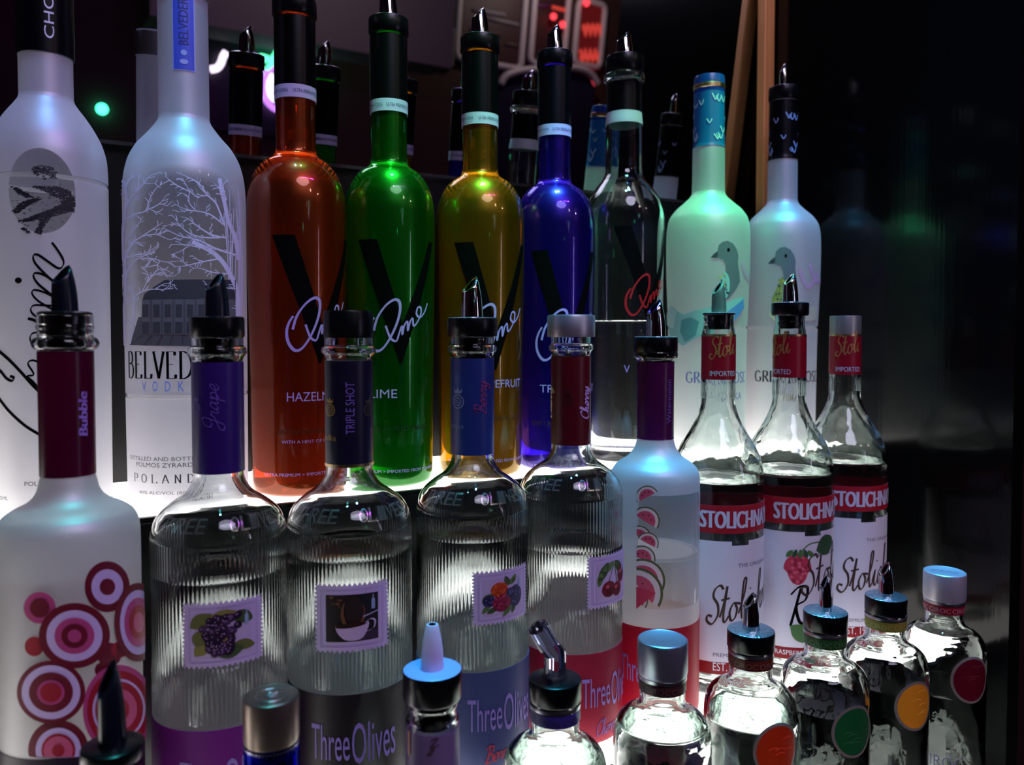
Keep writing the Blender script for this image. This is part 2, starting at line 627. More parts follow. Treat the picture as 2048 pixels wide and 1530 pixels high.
def script_tris(s, x, y, height, pen, width=None, rot=0, shear=0.25, nib=0.6, thin=0.4):
    tot = sum(CUR[c][1] for c in s)
    k = (width / tot) if width else height
    c_, s_ = cos(radians(rot)), sin(radians(rot))
    res, cx = [], 0.0
    for ch in s:
        strokes, adv = CUR[ch]
        for st in strokes:
            P = []
            for a, b in st:
                uu, vv = (cx + a) * k + shear * b * height, b * height
                P.append((x + uu * c_ - vv * s_, y + uu * s_ + vv * c_))
            res += stroke_tris(P, pen, nib=nib + radians(rot), thin=thin, smooth=5)
        cx += adv
    return res


# ---------------------------------------------------------------- bottle
ALL = []


def rim_mat():
    """white ring standing in for the bright line where the drink meets the frosted wall"""
    if 'rim' not in MATS:
        m, nt, out = new_mat('bright_line_ring')  # white colour put in for the light caught at the drink's edge
        t = node(nt, 'ShaderNodeBsdfTranslucent')
        t.inputs[0].default_value = (.98, .98, .98, 1)
        d = node(nt, 'ShaderNodeBsdfDiffuse')
        d.inputs[0].default_value = (.98, .98, .98, 1)
        nt.links.new(mixs(nt, 0.35, t.outputs[0], d.outputs[0]), out.inputs[0])
        MATS['rim'] = m
    return MATS['rim']


class Bottle:
    def __init__(s, label, row, px, py, prof, cat='bottle', group=None, dy=0.0, rs=1.0, top=None, dx=0.0, name='bottle'):
        Y, zb = ROW[row]
        Y += dy
        s.Y, s.zb = Y, zb
        s.X = axis_x(px, py, Y) + dx
        s.root = bpy.data.objects.new(name, None)
        s.root.empty_display_size = 0.02
        s.root.location = (s.X, s.Y, zb)
        COL.objects.link(s.root)
        tag(s.root, label, cat, group)
        s.phi = atan2(-s.Y, -s.X)
        s.prof = [(z, r * rs) for z, r in prof]
        ALL.append(s)

    def r(s, z):
        P = s.fine if hasattr(s, 'fine') else s.prof
        if z <= P[0][0]:
            return P[0][1]
        for (z0, r0), (z1, r1) in zip(P, P[1:]):
            if z0 <= z <= z1:
                return r0 + (r1 - r0) * (z - z0) / max(1e-9, z1 - z0)
        return P[-1][1]

    def z(s, py):
        return axis_z(py, s.X, s.Y) - s.zb

    def rp(s, h):
        return px_r(h, s.X, s.Y)

    def uv(s, px, py, R=None):
        """the spot on this bottle's wall that is seen at that point of the picture: arc length from the camera side, height"""
        d = ray(px, py)
        z = s.z(py)
        for _ in range(3):
            R_ = s.r(z)
            a = d.x * d.x + d.y * d.y
            b = -(d.x * s.X + d.y * s.Y)
            c = s.X ** 2 + s.Y ** 2 - R_ * R_
            disc = b * b - a * c
            if disc < 0:
                t = -b / a
            else:
                t = (-b - sqrt(disc)) / a
            hx, hy = d.x * t - s.X, d.y * t - s.Y
            z = CAM.z + d.z * t - s.zb
        ang = atan2(hy, hx) - s.phi
        ang = (ang + pi) % (2 * pi) - pi
        return (ang * (R or s.r(z)), z)

    def body(s, mat, wall=None, base=0.008, seg=72, rib=None, name='glass_body', ztop=None, open_base=False):
        s.fine = pchip(s.prof)
        P = [(z, r) for z, r in s.fine if ztop is None or z <= ztop]
        if rib:                                     # plain rows just outside the ribbed zone
            P = sorted(set(P) | {(z, s.r(z)) for z in (rib[2] - .0006, rib[2] + .0002, rib[3] - .0002, rib[3] + .0006)})
        out = [(r, z) for z, r in P]
        s.wall = wall
        bm = bmesh.new()
        if wall:
            s.inner = []
            z0 = base
            inn = [(z, r - wall) for z, r in P if z > z0 + 0.012]
            s.inner = [(z0, 0.0), (z0, inn[0][1] * 0.8), (z0 + 0.003, inn[0][1] * 0.95), (z0 + 0.009, inn[0][1])] + inn
            # the foot: pushed-up centre
            foot = [(0.0, 0.004), (out[0][0] * 0.75, 0.002), (out[0][0] * 0.86, 0.0)]
            full = foot + out + [(r, z) for z, r in reversed(s.inner)]
            spin(bm, full, seg, rib)
        elif open_base:
            spin(bm, out + [(0.0, out[-1][1])], seg, rib)
        else:
            spin(bm, [(0.0, 0.003), (out[0][0] * 0.8, 0.0015), (out[0][0] * 0.88, 0)] + out + [(0.0, out[-1][1])], seg, rib)
        bmesh.ops.recalc_face_normals(bm, faces=bm.faces) if not open_base else None
        s.glass = link(name, bm, mat, s.root)
        return s.glass

    def liquid(s, zl, mat=VODKA, seg=72, over=0.0002, name='liquid'):
        pts = [(z, r) for z, r in s.inner if z < zl - 0.0004]
        rl = pts[-1][1]
        zz = s.inner
        for (z0, r0), (z1, r1) in zip(zz, zz[1:]):
            if z0 <= zl <= z1:
                rl = r0 + (r1 - r0) * (zl - z0) / max(1e-9, z1 - z0)
        P = [(0.0, pts[0][0] - over)] + [(r + over, z - (over if z < 0.012 else 0)) for z, r in pts[1:]] + [(rl + over, zl + 0.0014), (rl - 0.0006, zl + 0.0004), (rl - 0.0014, zl - 0.0002), (rl - 0.0032, zl - 0.0006), (0.0, zl - 0.0006)]
        bm = bmesh.new()
        spin(bm, P, seg)
        bmesh.ops.recalc_face_normals(bm, faces=bm.faces)
        return link(name, bm, mat, s.root)

    def level(s, zl, mat, inset=0.0012, name='liquid', disc=False):
        """surface of the drink seen through a frosted wall, with a white ring standing in for the light along its edge"""
        R = s.r(zl) - inset
        bm = bmesh.new()
        if disc:
            spin(bm, [(R - 0.004, zl), (0.0, zl)], 72, mi=1)
        n = 12
        ring = [(R - 0.0016 + 0.0016 * cos(2 * pi * k / n), zl + 0.0016 * sin(2 * pi * k / n)) for k in range(n + 1)]
        spin(bm, ring, 72)
        bmesh.ops.remove_doubles(bm, verts=bm.verts, dist=1e-6)
        return link(name, bm, [rim_mat(), mat], s.root)

    def sleeve(s, name, z0, z1, mat, off=0.0004, parent=None, seg=72, extra=(), cap=False, label=None):
        """band that follows the bottle's wall between two heights"""
        zs = sorted({z0, z1} | {z for z, r in s.fine if z0 < z < z1})
        P = [(s.r(z) + off, z) for z in zs]
        P = [(P[0][0] - off * 0.9, z0)] + P + [(P[-1][0] - off * 0.9, z1)]
        bm = bmesh.new()
        spin(bm, P, seg)
        o = link(name, bm, mat, parent or s.root, auto=50)
        if label:
            o['label'] = label
        return o

    def lathe(s, name, prof, mat, parent=None, seg=48, label=None, auto=40):
        bm = bmesh.new()
        spin(bm, prof, seg)
        bmesh.ops.recalc_face_normals(bm, faces=bm.faces)
        o = link(name, bm, mat, parent or s.root, auto=auto)
        if label:
            o['label'] = label
        return o

    def decal(s, name, shapes, parent=None, R=None, off=0.0005, a0=None, step=7.0, vstep=None, label=None):
        """shapes: list of (triangles, material, layer) in (u, v) metres"""
        bm = bmesh.new()
        mats, idx = [], {}
        if R is None:
            us = [p[1] for t, m, l in shapes for q in t for p in q]
            R = s.r(sum(us) / len(us))
        for tris, m, lay in shapes:
            if m.name not in idx:
                idx[m.name] = len(mats)
                mats.append(m)
            h = off + lay * 0.00013
            for t in tris:
                f = bm.faces.new([bm.verts.new((p[0], p[1], h)) for p in t])
                f.material_index = idx[m.name]
        du = R * radians(step)
        u0 = min(v.co.x for v in bm.verts)
        u1 = max(v.co.x for v in bm.verts)
        k = math.ceil(u0 / du)
        while k * du < u1:
            bmesh.ops.bisect_plane(bm, geom=bm.verts[:] + bm.edges[:] + bm.faces[:], dist=1e-7, plane_co=(k * du, 0, 0), plane_no=(1, 0, 0))
            k += 1
        if vstep:
            v0 = min(v.co.y for v in bm.verts)
            v1 = max(v.co.y for v in bm.verts)
            k = math.ceil(v0 / vstep)
            while k * vstep < v1:
                bmesh.ops.bisect_plane(bm, geom=bm.verts[:] + bm.edges[:] + bm.faces[:], dist=1e-7, plane_co=(0, k * vstep, 0), plane_no=(0, 1, 0))
                k += 1
        a0 = s.phi if a0 is None else a0
        for v in bm.verts:
            u, vv, h = v.co
            rr = s.r(vv) + h
            a = a0 + u / R
            v.co = (rr * cos(a), rr * sin(a), vv)
        o = link(name, bm, mats, parent or s.root)
        if label:
            o['label'] = label
        return o

    def pxdecal(s, name, shapes, **kw):
        """shapes given in picture points; each corner goes to its spot on the bottle wall"""
        us = [p[1] for t, m, l in shapes for q in t for p in q]
        R = s.r(s.z(sum(us) / len(us)))
        out = []
        for tris, m, lay in shapes:
            T = []
            for t in tris:
                q = [s.uv(p[0], p[1], R) for p in t]
                ar = (q[1][0] - q[0][0]) * (q[2][1] - q[0][1]) - (q[2][0] - q[0][0]) * (q[1][1] - q[0][1])
                if abs(ar) > 1e-13:
                    T.append(tuple(q) if ar > 0 else (q[0], q[2], q[1]))
            out.append((T, m, lay))
        return s.decal(name, out, R=R, **kw)

    def pourer(s, z, r, h, sh, style='chrome', flange=None, lean=-1.0, rb=None, below=0.010, wide=1.0):
        """free-pour spout: flange of radius r and height h on the lip at z, spout of height sh"""
        top = {'chrome': STEELTOP, 'black': BLACK, 'white': paint('blue_lit_flange_top', lin(140, 160, 225), 0.35), 'clear': BLACK, 'green': STEELTOP}[style]  # white style's flange top has the blue spot light put into its colour
        P = [(0.0, z + h), (r * 0.90, z + h), (r * 0.985, z + h - 0.0008), (r, z + h - 0.002), (r, z + 0.0015), (r * 0.94, z), (0.0, z)]
        bm = bmesh.new()
        spin(bm, P, 56)
        bmesh.ops.recalc_face_normals(bm, faces=bm.faces)
        for f in bm.faces:
            if f.calc_center_median().z > z + h - 0.0009:
                f.material_index = 1
        if rb:
            spin(bm, [(0.0, z), (rb, z), (rb * .93, z - below * .4), (rb, z - below * .5), (rb * .9, z - below), (0, z - below)], 40)
        ps = link('pour_spout', bm, [BLACK, top], s.root, auto=40)
        m = {'chrome': CHROME, 'black': paint('blue_black_plastic', lin(16, 22, 34), 0.25), 'white': paint('white_plastic', lin(222, 205, 235), 0.4), 'clear': glass('clear_plastic', (0.92, 0.93, 1, 1), 1.45, 0.06), 'green': paint('green_tinted_steel', (0.12, 0.2, 0.16, 1), 0.4, 0.3)}[style]  # green style's steel has the green spot light mixed into its colour
        # direction of the lean, seen from the camera side: left is -1
        a = s.phi + radians(58) * (1 if lean > 0 else -1)
        dl = Vector((cos(a), sin(a), 0))
        dp = Vector((-sin(a), cos(a), 0))
        bm = bmesh.new()
        zt = z + h - 0.0004
        if style == 'clear':
            r0 = r * 0.42
            for rr, fl in ((r0, 0), (r0 * 0.72, 1)):
                pts = [Vector((0, 0, zt)), Vector((0, 0, zt + sh * .45)), dl * (sh * .16) + Vector((0, 0, zt + sh * .66)), dl * (sh * .36) + Vector((0, 0, zt + sh))]
                if fl:
                    tube(bm, pts, rr, 8)
                else:
                    tube(bm, pts, rr, 8)
            bmesh.ops.recalc_face_normals(bm, faces=bm.faces)
            link('spout', bm, m, ps, auto=30)
            return ps
        r0 = r * 0.46 * wide
        n, seg = 14, 28
        rings = []
        for i in range(n + 1):
            t = i / n
            rr = r0 * (1 - 0.10 * t - 0.30 * t ** 3) * (1.0 if lean else 1 - 0.18 * t ** 2)
            c = dl * (0.05 * sh * t * t * (1 if lean else 0))
            ring = []
            for k in range(seg):
                q = 2 * pi * k / seg
                off = dl * (rr * cos(q)) + dp * (rr * sin(q))
                # slanted mouth: the side away from the pouring lip ends lower
                zz = zt + sh * t * (1.0 - 0.0)
                cut = sh * (0.80 - 0.20 * cos(q)) if lean else sh * 0.98
                zlim = zt + cut
                over = max(0.0, zz - zlim)
                zz = min(zz, zlim)
                ring.append(bm.verts.new(c + off * (1 - 0.2 * over / sh) + Vector((0, 0, zz))))
            rings.append(ring)
        for A, B_ in zip(rings, rings[1:]):
            for k in range(seg):
                bm.faces.new((A[k], A[(k + 1) % seg], B_[(k + 1) % seg], B_[k]))
        # the bore
        last = rings[-1]
        cen = sum((v.co for v in last), Vector()) / seg
        inner = [bm.verts.new(cen + (v.co - cen) * 0.72) for v in last]
        deep = [bm.verts.new(v.co - Vector((0, 0, sh * 0.3))) for v in inner]
        for k in range(seg):
            k2 = (k + 1) % seg
            bm.faces.new((last[k], last[k2], inner[k2], inner[k]))
            f = bm.faces.new((inner[k], inner[k2], deep[k2], deep[k])); f.material_index = 1
        f = bm.faces.new(deep); f.material_index = 1
        bmesh.ops.recalc_face_normals(bm, faces=bm.faces)
        link('spout', bm, [m, INK], ps, auto=50)
        return ps


def fade_prof(px_list, B, base_r=None):
    """picture measurements (y, half width) -> (z above the base, radius), bottom first"""
    P = sorted((B.z(y), B.rp(h)) for y, h in px_list)
    return P


class Probe:
    """a bottle axis used only for converting measurements"""
    def __init__(s, row, px, py, dy=0.0):
        Y, zb = ROW[row]
        s.Y, s.zb = Y + dy, zb
        s.X = axis_x(px, py, s.Y)
    z, rp = Bottle.z, Bottle.rp


def prof_from(row, px, py, lst, low, dy=0.0):
    p = Probe(row, px, py, dy)
    return low + sorted((p.z(y), p.rp(h)) for y, h in lst)


# ================================================================ THE SETTING
MIR_Y, MIR_Z, TILT = 0.812, CAM.z + 0.172, radians(4.5)
MN = Vector((0, -cos(TILT), -sin(TILT)))
MP = Vector((0, MIR_Y, MIR_Z))


def mir(px, py, Yp):
    """where in the room, at depth Yp, stands the thing that the mirror shows at that point"""
    d = ray(px, py)
    t = (MP - CAM).dot(MN) / d.dot(MN)
    p = CAM + d * t
    e = d - MN * (2 * d.dot(MN))
    return p + e * ((Yp - p.y) / e.y)


DARKWALL = paint('dark_brown_wall', lin(70, 42, 38), 0.7, bump=0.2, scale=30)
CEIL = paint('dark_ceiling', lin(46, 46, 50), 0.8)
GLOSSBLACK = paint('black_laminate', lin(9, 9, 10), 0.12)
RISER = paint('black_step_laminate', lin(8, 7, 7), 0.3, spec=0.35)
RX0, RX1, RY0, RY1, RZ1 = -2.6, 5.2, -2.8, 1.0, 3.1


def slab(name, x0, x1, y0, y1, z0, z1, m, label=None, bev=0.0, st=True):
    bm = bmesh.new()
    box(bm, x0, x1, y0, y1, z0, z1, bev=bev)
    bmesh.ops.recalc_face_normals(bm, faces=bm.faces)
    o = link(name, bm, m, smooth=False)
    if st:
        structure(o, label)
    return o


slab('floor', RX0, RX1, RY0, RY1, -0.05, 0, paint('dark_floor', lin(40, 34, 32), 0.6, bump=0.1, scale=20))
slab('ceiling', RX0, RX1, RY0, RY1, RZ1, RZ1 + 0.05, CEIL)
slab('wall_front', RX0, RX1, RY0 - 0.06, RY0, 0, RZ1, DARKWALL)
slab('wall_back', RX0, RX1, RY1, RY1 + 0.06, 0, RZ1, DARKWALL)
slab('wall_left', RX0 - 0.06, RX0, RY0, RY1, 0, RZ1, DARKWALL)
slab('wall_side', RX1, RX1 + 0.06, RY0, RY1, 0, RZ1, DARKWALL)
# the glossy black side panel that closes the bar unit on the right
m, nt, out = new_mat('rippled_black_panel')
pb = node(nt, 'ShaderNodeBsdfPrincipled', Roughness=0.13)
pb.inputs['Base Color'].default_value = lin(10, 10, 10)
pb.inputs['Specular IOR Level'].default_value = 0.25
tc = node(nt, 'ShaderNodeTexCoord')
mp = node(nt, 'ShaderNodeMapping')
mp.inputs['Scale'].default_value = (1, 260, 3)
nz = node(nt, 'ShaderNodeTexNoise', Scale=1.0)
bp = node(nt, 'ShaderNodeBump', Strength=0.06, Distance=0.0015)
nt.links.new(tc.outputs['Object'], mp.inputs[0])
nt.links.new(mp.outputs[0], nz.inputs['Vector'])
nt.links.new(nz.outputs[0], bp.inputs['Height'])
nt.links.new(bp.outputs[0], pb.inputs['Normal'])
nt.links.new(pb.outputs[0], out.inputs[0])
slab('wall_right', XR, XR + 0.02, 0.455, 0.86, 0.9, CAM.z + 0.75, m, 'glossy black side panel at the end of the bottle shelves')
slab('trim_1', XL, XR - 0.001, 0.812, 0.85, ROW['mid'][1] - 0.15, MIR_Z - 0.004, RISER, 'black panel behind the back row, below the mirror')
slab('trim_2', XL, XR - 0.001, 0.803, 0.85, MIR_Z - 0.004, MIR_Z - 0.0005, paint('dark_steel', (0.12, 0.12, 0.13, 1), 0.25, 1.0), 'thin dark metal ledge under the mirror')

# mirror (leans towards the guests)
mm, nt, out = new_mat('mirror_silvering')
g = node(nt, 'ShaderNodeBsdfGlossy', Roughness=0.0)
g.inputs[0].default_value = (0.62, 0.64, 0.64, 1)
nt.links.new(g.outputs[0], out.inputs[0])
bm = bmesh.new()
box(bm, XL, XR - 0.001, 0.0, 0.005, 0.0, 0.60)
bmesh.ops.rotate(bm, verts=bm.verts, cent=(0, 0, 0), matrix=Matrix.Rotation(TILT, 3, 'X'))
bmesh.ops.recalc_face_normals(bm, faces=bm.faces)
mi = link('mirror', bm, mm, smooth=False)
mi.location = (0, MIR_Y, MIR_Z)
tag(mi, 'long back bar mirror leaning forward behind the back row of bottles', 'mirror')

# the three lit steps
PANEL = emit('lit_acrylic', (1.0, 0.955, 0.93, 1), 2.6)
PANELM = emit('lit_acrylic_middle', (1.0, 0.955, 0.93, 1), 2.7)
PANELF = emit('lit_acrylic_front', (1.0, 0.965, 0.93, 1), 5.0)
STEPS = [('back', 0.645, 0.8115, ROW['mid'][1] - 0.0045, 'top lit step of the bottle display, under the row nearest the mirror'),
         ('mid', 0.49, 0.6445, ROW['front'][1] - 0.0045, 'middle lit step of the bottle display, under the fruit-stamp bottles'),
         ('front', 0.36, 0.4895, ROW['front'][1] - 0.12, 'lowest lit step of the bottle display, at the bottom edge of the photo')]
for rw, y0, y1, zb, lab in STEPS:
    zt = ROW[rw][1]
    bm = bmesh.new()
    box(bm, XL, XR - 0.002, y0, y1, zb, zt - 0.004, bev=0.0008)
    # thin black rim round the acrylic
    box(bm, XL, XR - 0.002, y0, y0 + 0.005, zt - 0.0039, zt - 0.0002)
    bmesh.ops.recalc_face_normals(bm, faces=bm.faces)
    o = link('display_step', bm, RISER, smooth=False)
    tag(o, lab, 'shelf', 'lit display steps')
    bm = bmesh.new()
    box(bm, XL + 0.004, XR - 0.006, y0 + 0.0055, y1 - 0.001, zt - 0.0039, zt)
    bmesh.ops.recalc_face_normals(bm, faces=bm.faces)
    p = link('light_panel', bm, {'front': PANELF, 'mid': PANELM, 'back': PANEL}[rw], o, smooth=False)
    p['label'] = 'glowing white acrylic top'
ct = slab('back_bar_counter', XL - 0.1, XR + 0.3, 0.30, 0.90, 0.0, ROW['front'][1] - 0.1205, paint('counter_black', lin(20, 18, 18), 0.35), bev=0.004, st=False)
tag(ct, 'black back bar counter carrying the lit steps', 'counter')

# brass corner post in front of the mirror
bm = bmesh.new()
box(bm, -0.0095, 0.0095, -0.007, 0.007, 0, 0.34, bev=0.002)
bmesh.ops.recalc_face_normals(bm, faces=bm.faces)
m, nt, out = new_mat('polished_brass_wood')
b = node(nt, 'ShaderNodeBsdfPrincipled', Roughness=0.35, Metallic=0.25)
t = node(nt, 'ShaderNodeTexCoord')
mp = node(nt, 'ShaderNodeMapping')
mp.inputs['Scale'].default_value = (90, 90, 4)
n = node(nt, 'ShaderNodeTexNoise', Scale=2.0, Detail=4.0)
cr = node(nt, 'ShaderNodeValToRGB')
cr.color_ramp.elements[0].color = lin(185, 125, 62)
cr.color_ramp.elements[1].color = lin(240, 190, 115)
nt.links.new(t.outputs['Object'], mp.inputs[0])
nt.links.new(mp.outputs[0], n.inputs['Vector'])
nt.links.new(n.outputs[0], cr.inputs[0])
nt.links.new(cr.outputs[0], b.inputs['Base Color'])
nt.links.new(b.outputs[0], out.inputs[0])
o = link('corner_post', bm, m, smooth=False)
o.location = (0.8205, 0.776, MIR_Z - 0.02)
tag(o, 'golden upright post in the corner between mirror and black side panel', 'post')
slab('trim_3', 0.79, XR - 0.001, 0.76, 0.8025, MIR_Z - 0.045, MIR_Z - 0.0205, RISER, 'small black block under the golden corner post')
# warm spot added to brighten the corner post
lamp('post_fill_spot', (0.70, 0.40, CAM.z + 0.95), (1.0, 0.72, 0.36), 3.2, 0.01, kind='SPOT', aim=(0.8205, 0.776, MIR_Z + 0.28)).data.spot_size = radians(24)

# ---- what the mirror shows of the room
WY = RY0
# ceiling bulkhead
p0, p1 = mir(430, 62, -2.2), mir(900, 128, -2.2)
slab('trim_4', mir(300, 60, -2.2).x, mir(905, 110, -2.2).x, -2.5, -2.2, (p0.z + p1.z) / 2, RZ1, paint('grey_bulkhead', lin(120, 120, 118), 0.7), 'grey ceiling bulkhead across the room')


def on_wall(pts, y):
    return [mir(px, py, y) for px, py in pts]


# neon sign
gm, vm, tm = emit('neon_green', (0.10, 1.0, 0.42, 1), 4.0), emit('neon_violet', (0.60, 0.22, 1.0, 1), 2.2), emit('neon_pink', (0.95, 0.75, 1.0, 1), 3.0)
y = WY + 0.10
c = mir(520, 140, y)
neon = bpy.data.objects.new('neon_sign', None)
neon.location = c
COL.objects.link(neon)
tag(neon, 'green and violet neon sign glowing in the mirror behind the bottles', 'neon sign')
bm = bmesh.new()
P = mir(640, 45, y), mir(410, 235, y)
box(bm, min(P[0].x, P[1].x) - c.x, max(P[0].x, P[1].x) - c.x, -0.098, -0.06, P[1].z - c.z - .05, P[0].z - c.z + .05, bev=0.004)
bmesh.ops.recalc_face_normals(bm, faces=bm.faces)
link('backing_board', bm, paint('neon_backing', lin(30, 22, 40), 0.4), neon, smooth=False)
for nm, pts, mt, rd in (
        ('neon_tube', [(500, 71), (515, 80), (535, 84), (550, 84), (556, 95), (553, 108), (546, 118), (542, 130), (534, 142)], gm, 0.016),
        ('neon_tube', [(514, 116), (522, 112), (536, 116), (530, 121), (516, 122)], gm, 0.011),
        ('neon_tube', [(526, 150), (514, 152), (513, 168), (524, 170), (514, 176), (512, 190), (524, 193)], gm, 0.013),
        ('neon_tube', [(548, 135), (532, 146), (524, 168), (528, 192), (540, 210), (556, 219), (580, 214), (590, 190), (584, 160), (566, 138), (548, 135)], vm, 0.016),
        ('neon_tube', [(548, 150), (540, 168), (542, 188), (552, 200)], tm, 0.02),
        ('neon_tube', [(452, 104), (446, 114), (442, 126), (434, 136), (421, 139)], tm, 0.017),
        ('neon_tube', [(560, 84), (590, 92), (618, 112), (622, 150), (612, 190)], gm, 0.016)):
    bm = bmesh.new()
    q = [p - c for p in on_wall(catmull(pts, 5), y)]
    tube(bm, q, rd, 8)
    bmesh.ops.recalc_face_normals(bm, faces=bm.faces)
    link(nm, bm, mt, neon)
# small green lamp
bm = bmesh.new()
bmesh.ops.create_uvsphere(bm, u_segments=16, v_segments=10, radius=0.026)
o = link('indicator_lamp', bm, emit('lamp_green', (0.05, 1.0, 0.45, 1), 8.0))
o.location = mir(204, 218, WY + 0.028)
tag(o, 'small round green lamp seen in the mirror between the two left bottles', 'lamp')
# red lamps on the boards
for i, (px, py, lab) in enumerate(((1107, 33, 'red lamp on the menu board, left of the pair beside the blue bottle\'s pourer'),
                                   (1125, 49, 'red lamp on the menu board, right of the pair beside the blue bottle\'s pourer'),
                                   (1173, 6, 'single red lamp at the top of the red menu board'),
                                   (1171, 164, 'red lamp beside the clear bottle, left of the lower pair'),
                                   (1189, 165, 'red lamp beside the clear bottle, right of the lower pair'))):
    bm = bmesh.new()
    bmesh.ops.create_uvsphere(bm, u_segments=16, v_segments=10, radius=0.020)
    o = link('red_lamp', bm, emit('lamp_red', (1.0, 0.05, 0.07, 1), 3.0))
    o.location = mir(px, py, WY + 0.075)
    tag(o, lab, 'lamp', 'small red lamps on the menu boards')

# menu boards: framed dark panels
FRM = paint('grey_frame', lin(205, 195, 200), 0.5)
lamp('board_fill', (mir(1050, 60, WY).x, WY + 0.55, RZ1 - 0.06), (1.0, 0.8, 0.75), 7.0, 0.05)  # lamp added out of view to brighten the board frames
PNL = paint('dark_red_board', lin(60, 22, 28), 0.5)


def board(label, quad, fill, marks=(), lines=()):
    """quad: picture corners of the frame as the mirror shows it: tl, tr, br, bl"""
    q = on_wall(quad, WY + 0.03)
    c = sum(q, Vector()) / 4
    c.y = WY
    r = bpy.data.objects.new('menu_board', None)
    r.location = c
    COL.objects.link(r)
    tag(r, label, 'board')
    xs = sorted(p.x - c.x for p in q)
    zs = sorted(p.z - c.z for p in q)
    x0, x1, z0, z1 = (xs[0] + xs[1]) / 2, (xs[2] + xs[3]) / 2, (zs[0] + zs[1]) / 2, (zs[2] + zs[3]) / 2
    bm = bmesh.new()
    box(bm, x0, x1, 0.001, 0.02, z0, z1)
    bmesh.ops.recalc_face_normals(bm, faces=bm.faces)
    link('board_panel', bm, fill, r, smooth=False)
    bm = bmesh.new()
    rr = 0.04
    pts = []
    for cx_, cz_, a0 in ((x1 - rr, z1 - rr, 0), (x0 + rr, z1 - rr, 90), (x0 + rr, z0 + rr, 180), (x1 - rr, z0 + rr, 270)):
        pts += [(cx_ + rr * cos(radians(a0 + k * 22.5)), 0.028, cz_ + rr * sin(radians(a0 + k * 22.5))) for k in range(5)]
    tube(bm, pts + pts[:1], 0.02, 8, caps=False)
    bmesh.ops.recalc_face_normals(bm, faces=bm.faces)
    link('board_frame', bm, FRM, r)
    for i, (quad2, mt) in enumerate(lines):
        s = on_wall(quad2, WY + 0.021)
        bm = bmesh.new()
        tube(bm, [p - c for p in s], 0.012, 6)
        bmesh.ops.recalc_face_normals(bm, faces=bm.faces)
        link('writing_line', bm, mt, r)
    return r


GREYL = paint('grey_writing', lin(150, 145, 150), 0.6)
REDL = emit('red_glow_writing', (1.0, 0.08, 0.06, 1), 0.9)
board('dark framed menu board in the mirror behind the yellow bottle, with grey lines', [(922, -60), (1055, -40), (1041, 137), (912, 118)], PNL,
      lines=[([(945, 20), (1010, 30)], GREYL), ([(972, 36), (1037, 50)], GREYL), ([(940, 60), (1000, 70)], paint('dim_writing', lin(90, 70, 70), 0.6)), ([(1010, 88), (1040, 92)], paint('dim_writing', lin(90, 70, 70), 0.6))])
board('dark framed menu board in the mirror beside the blue bottle\'s pourer', [(1072, -40), (1140, -30), (1128, 128), (1060, 136)], PNL,
      lines=[([(1072, 12), (1100, 12)], paint('violet_writing', lin(90, 30, 90), 0.6)), ([(1104, 14), (1136, 22)], REDL)])
zig = lambda x0, x1, y, h: [(x0 + (x1 - x0) * k / 8.0, y + (h if k % 2 else -h)) for k in range(9)]
board('glowing red menu board in the mirror left of the clear bottle', [(1157, 2), (1212, 6), (1200, 134), (1149, 130)], emit('red_backlit_board', (1.0, 0.06, 0.07, 1), 0.13),
      lines=[(zig(1166, 1204, 62, 9), REDL), (zig(1160, 1200, 108, 9), REDL), (zig(1166, 1204, 54, 5), REDL), (zig(1160, 1200, 117, 5), REDL)])
# arched cabinet top under the boards
bm = bmesh.new()
q = on_wall(catmull([(1002, 168), (1012, 152), (1040, 142), (1075, 138), (1110, 136), (1150, 136), (1180, 146), (1195, 168)], 4), WY + 0.20)
tube(bm, q, 0.02, 8)
fr = [p - Vector((0, 0.02, 0.02)) for p in q]
lo = [Vector((p.x, p.y, 0.0)) for p in fr]
A = [bm.verts.new(p) for p in fr]; B_ = [bm.verts.new(p) for p in lo]
A2 = [bm.verts.new((p.x, WY + 0.002, p.z)) for p in fr]; B2 = [bm.verts.new((p.x, WY + 0.002, 0)) for p in lo]
for i in range(len(A) - 1):
    for f in ((A[i], A[i + 1], B_[i + 1], B_[i]), (A2[i], A2[i + 1], A[i + 1], A[i])):
        bm.faces.new(f).material_index = 1
for s in (0, -1):
    bm.faces.new((A[s], B_[s], B2[s], A2[s])).material_index = 1
bmesh.ops.recalc_face_normals(bm, faces=bm.faces)
o = link('arched_cabinet', bm, [FRM, paint('cabinet_violet', lin(40, 34, 62), 0.4)], smooth=False)
tag(o, 'dark cabinet with a pale arched top below the menu boards in the mirror', 'cabinet')
# a wall screen, switched off
p, q = mir(836, 58, WY + 0.05), mir(892, 112, WY + 0.05)
bm = bmesh.new()
box(bm, min(p.x, q.x) - 0.06, max(p.x, q.x) + 0.06, WY + 0.001, WY + 0.04, q.z - 0.05, p.z + 0.05, 0, 0.006)
box(bm, min(p.x, q.x), max(p.x, q.x), WY + 0.0405, WY + 0.044, q.z, p.z, 1)
bmesh.ops.recalc_face_normals(bm, faces=bm.faces)
o = link('wall_screen', bm, [paint('screen_frame', lin(110, 104, 104), 0.5), paint('dark_screen', lin(10, 10, 12), 0.15)], smooth=False)
tag(o, 'small dark wall screen in a grey frame, seen in the mirror', 'screen')

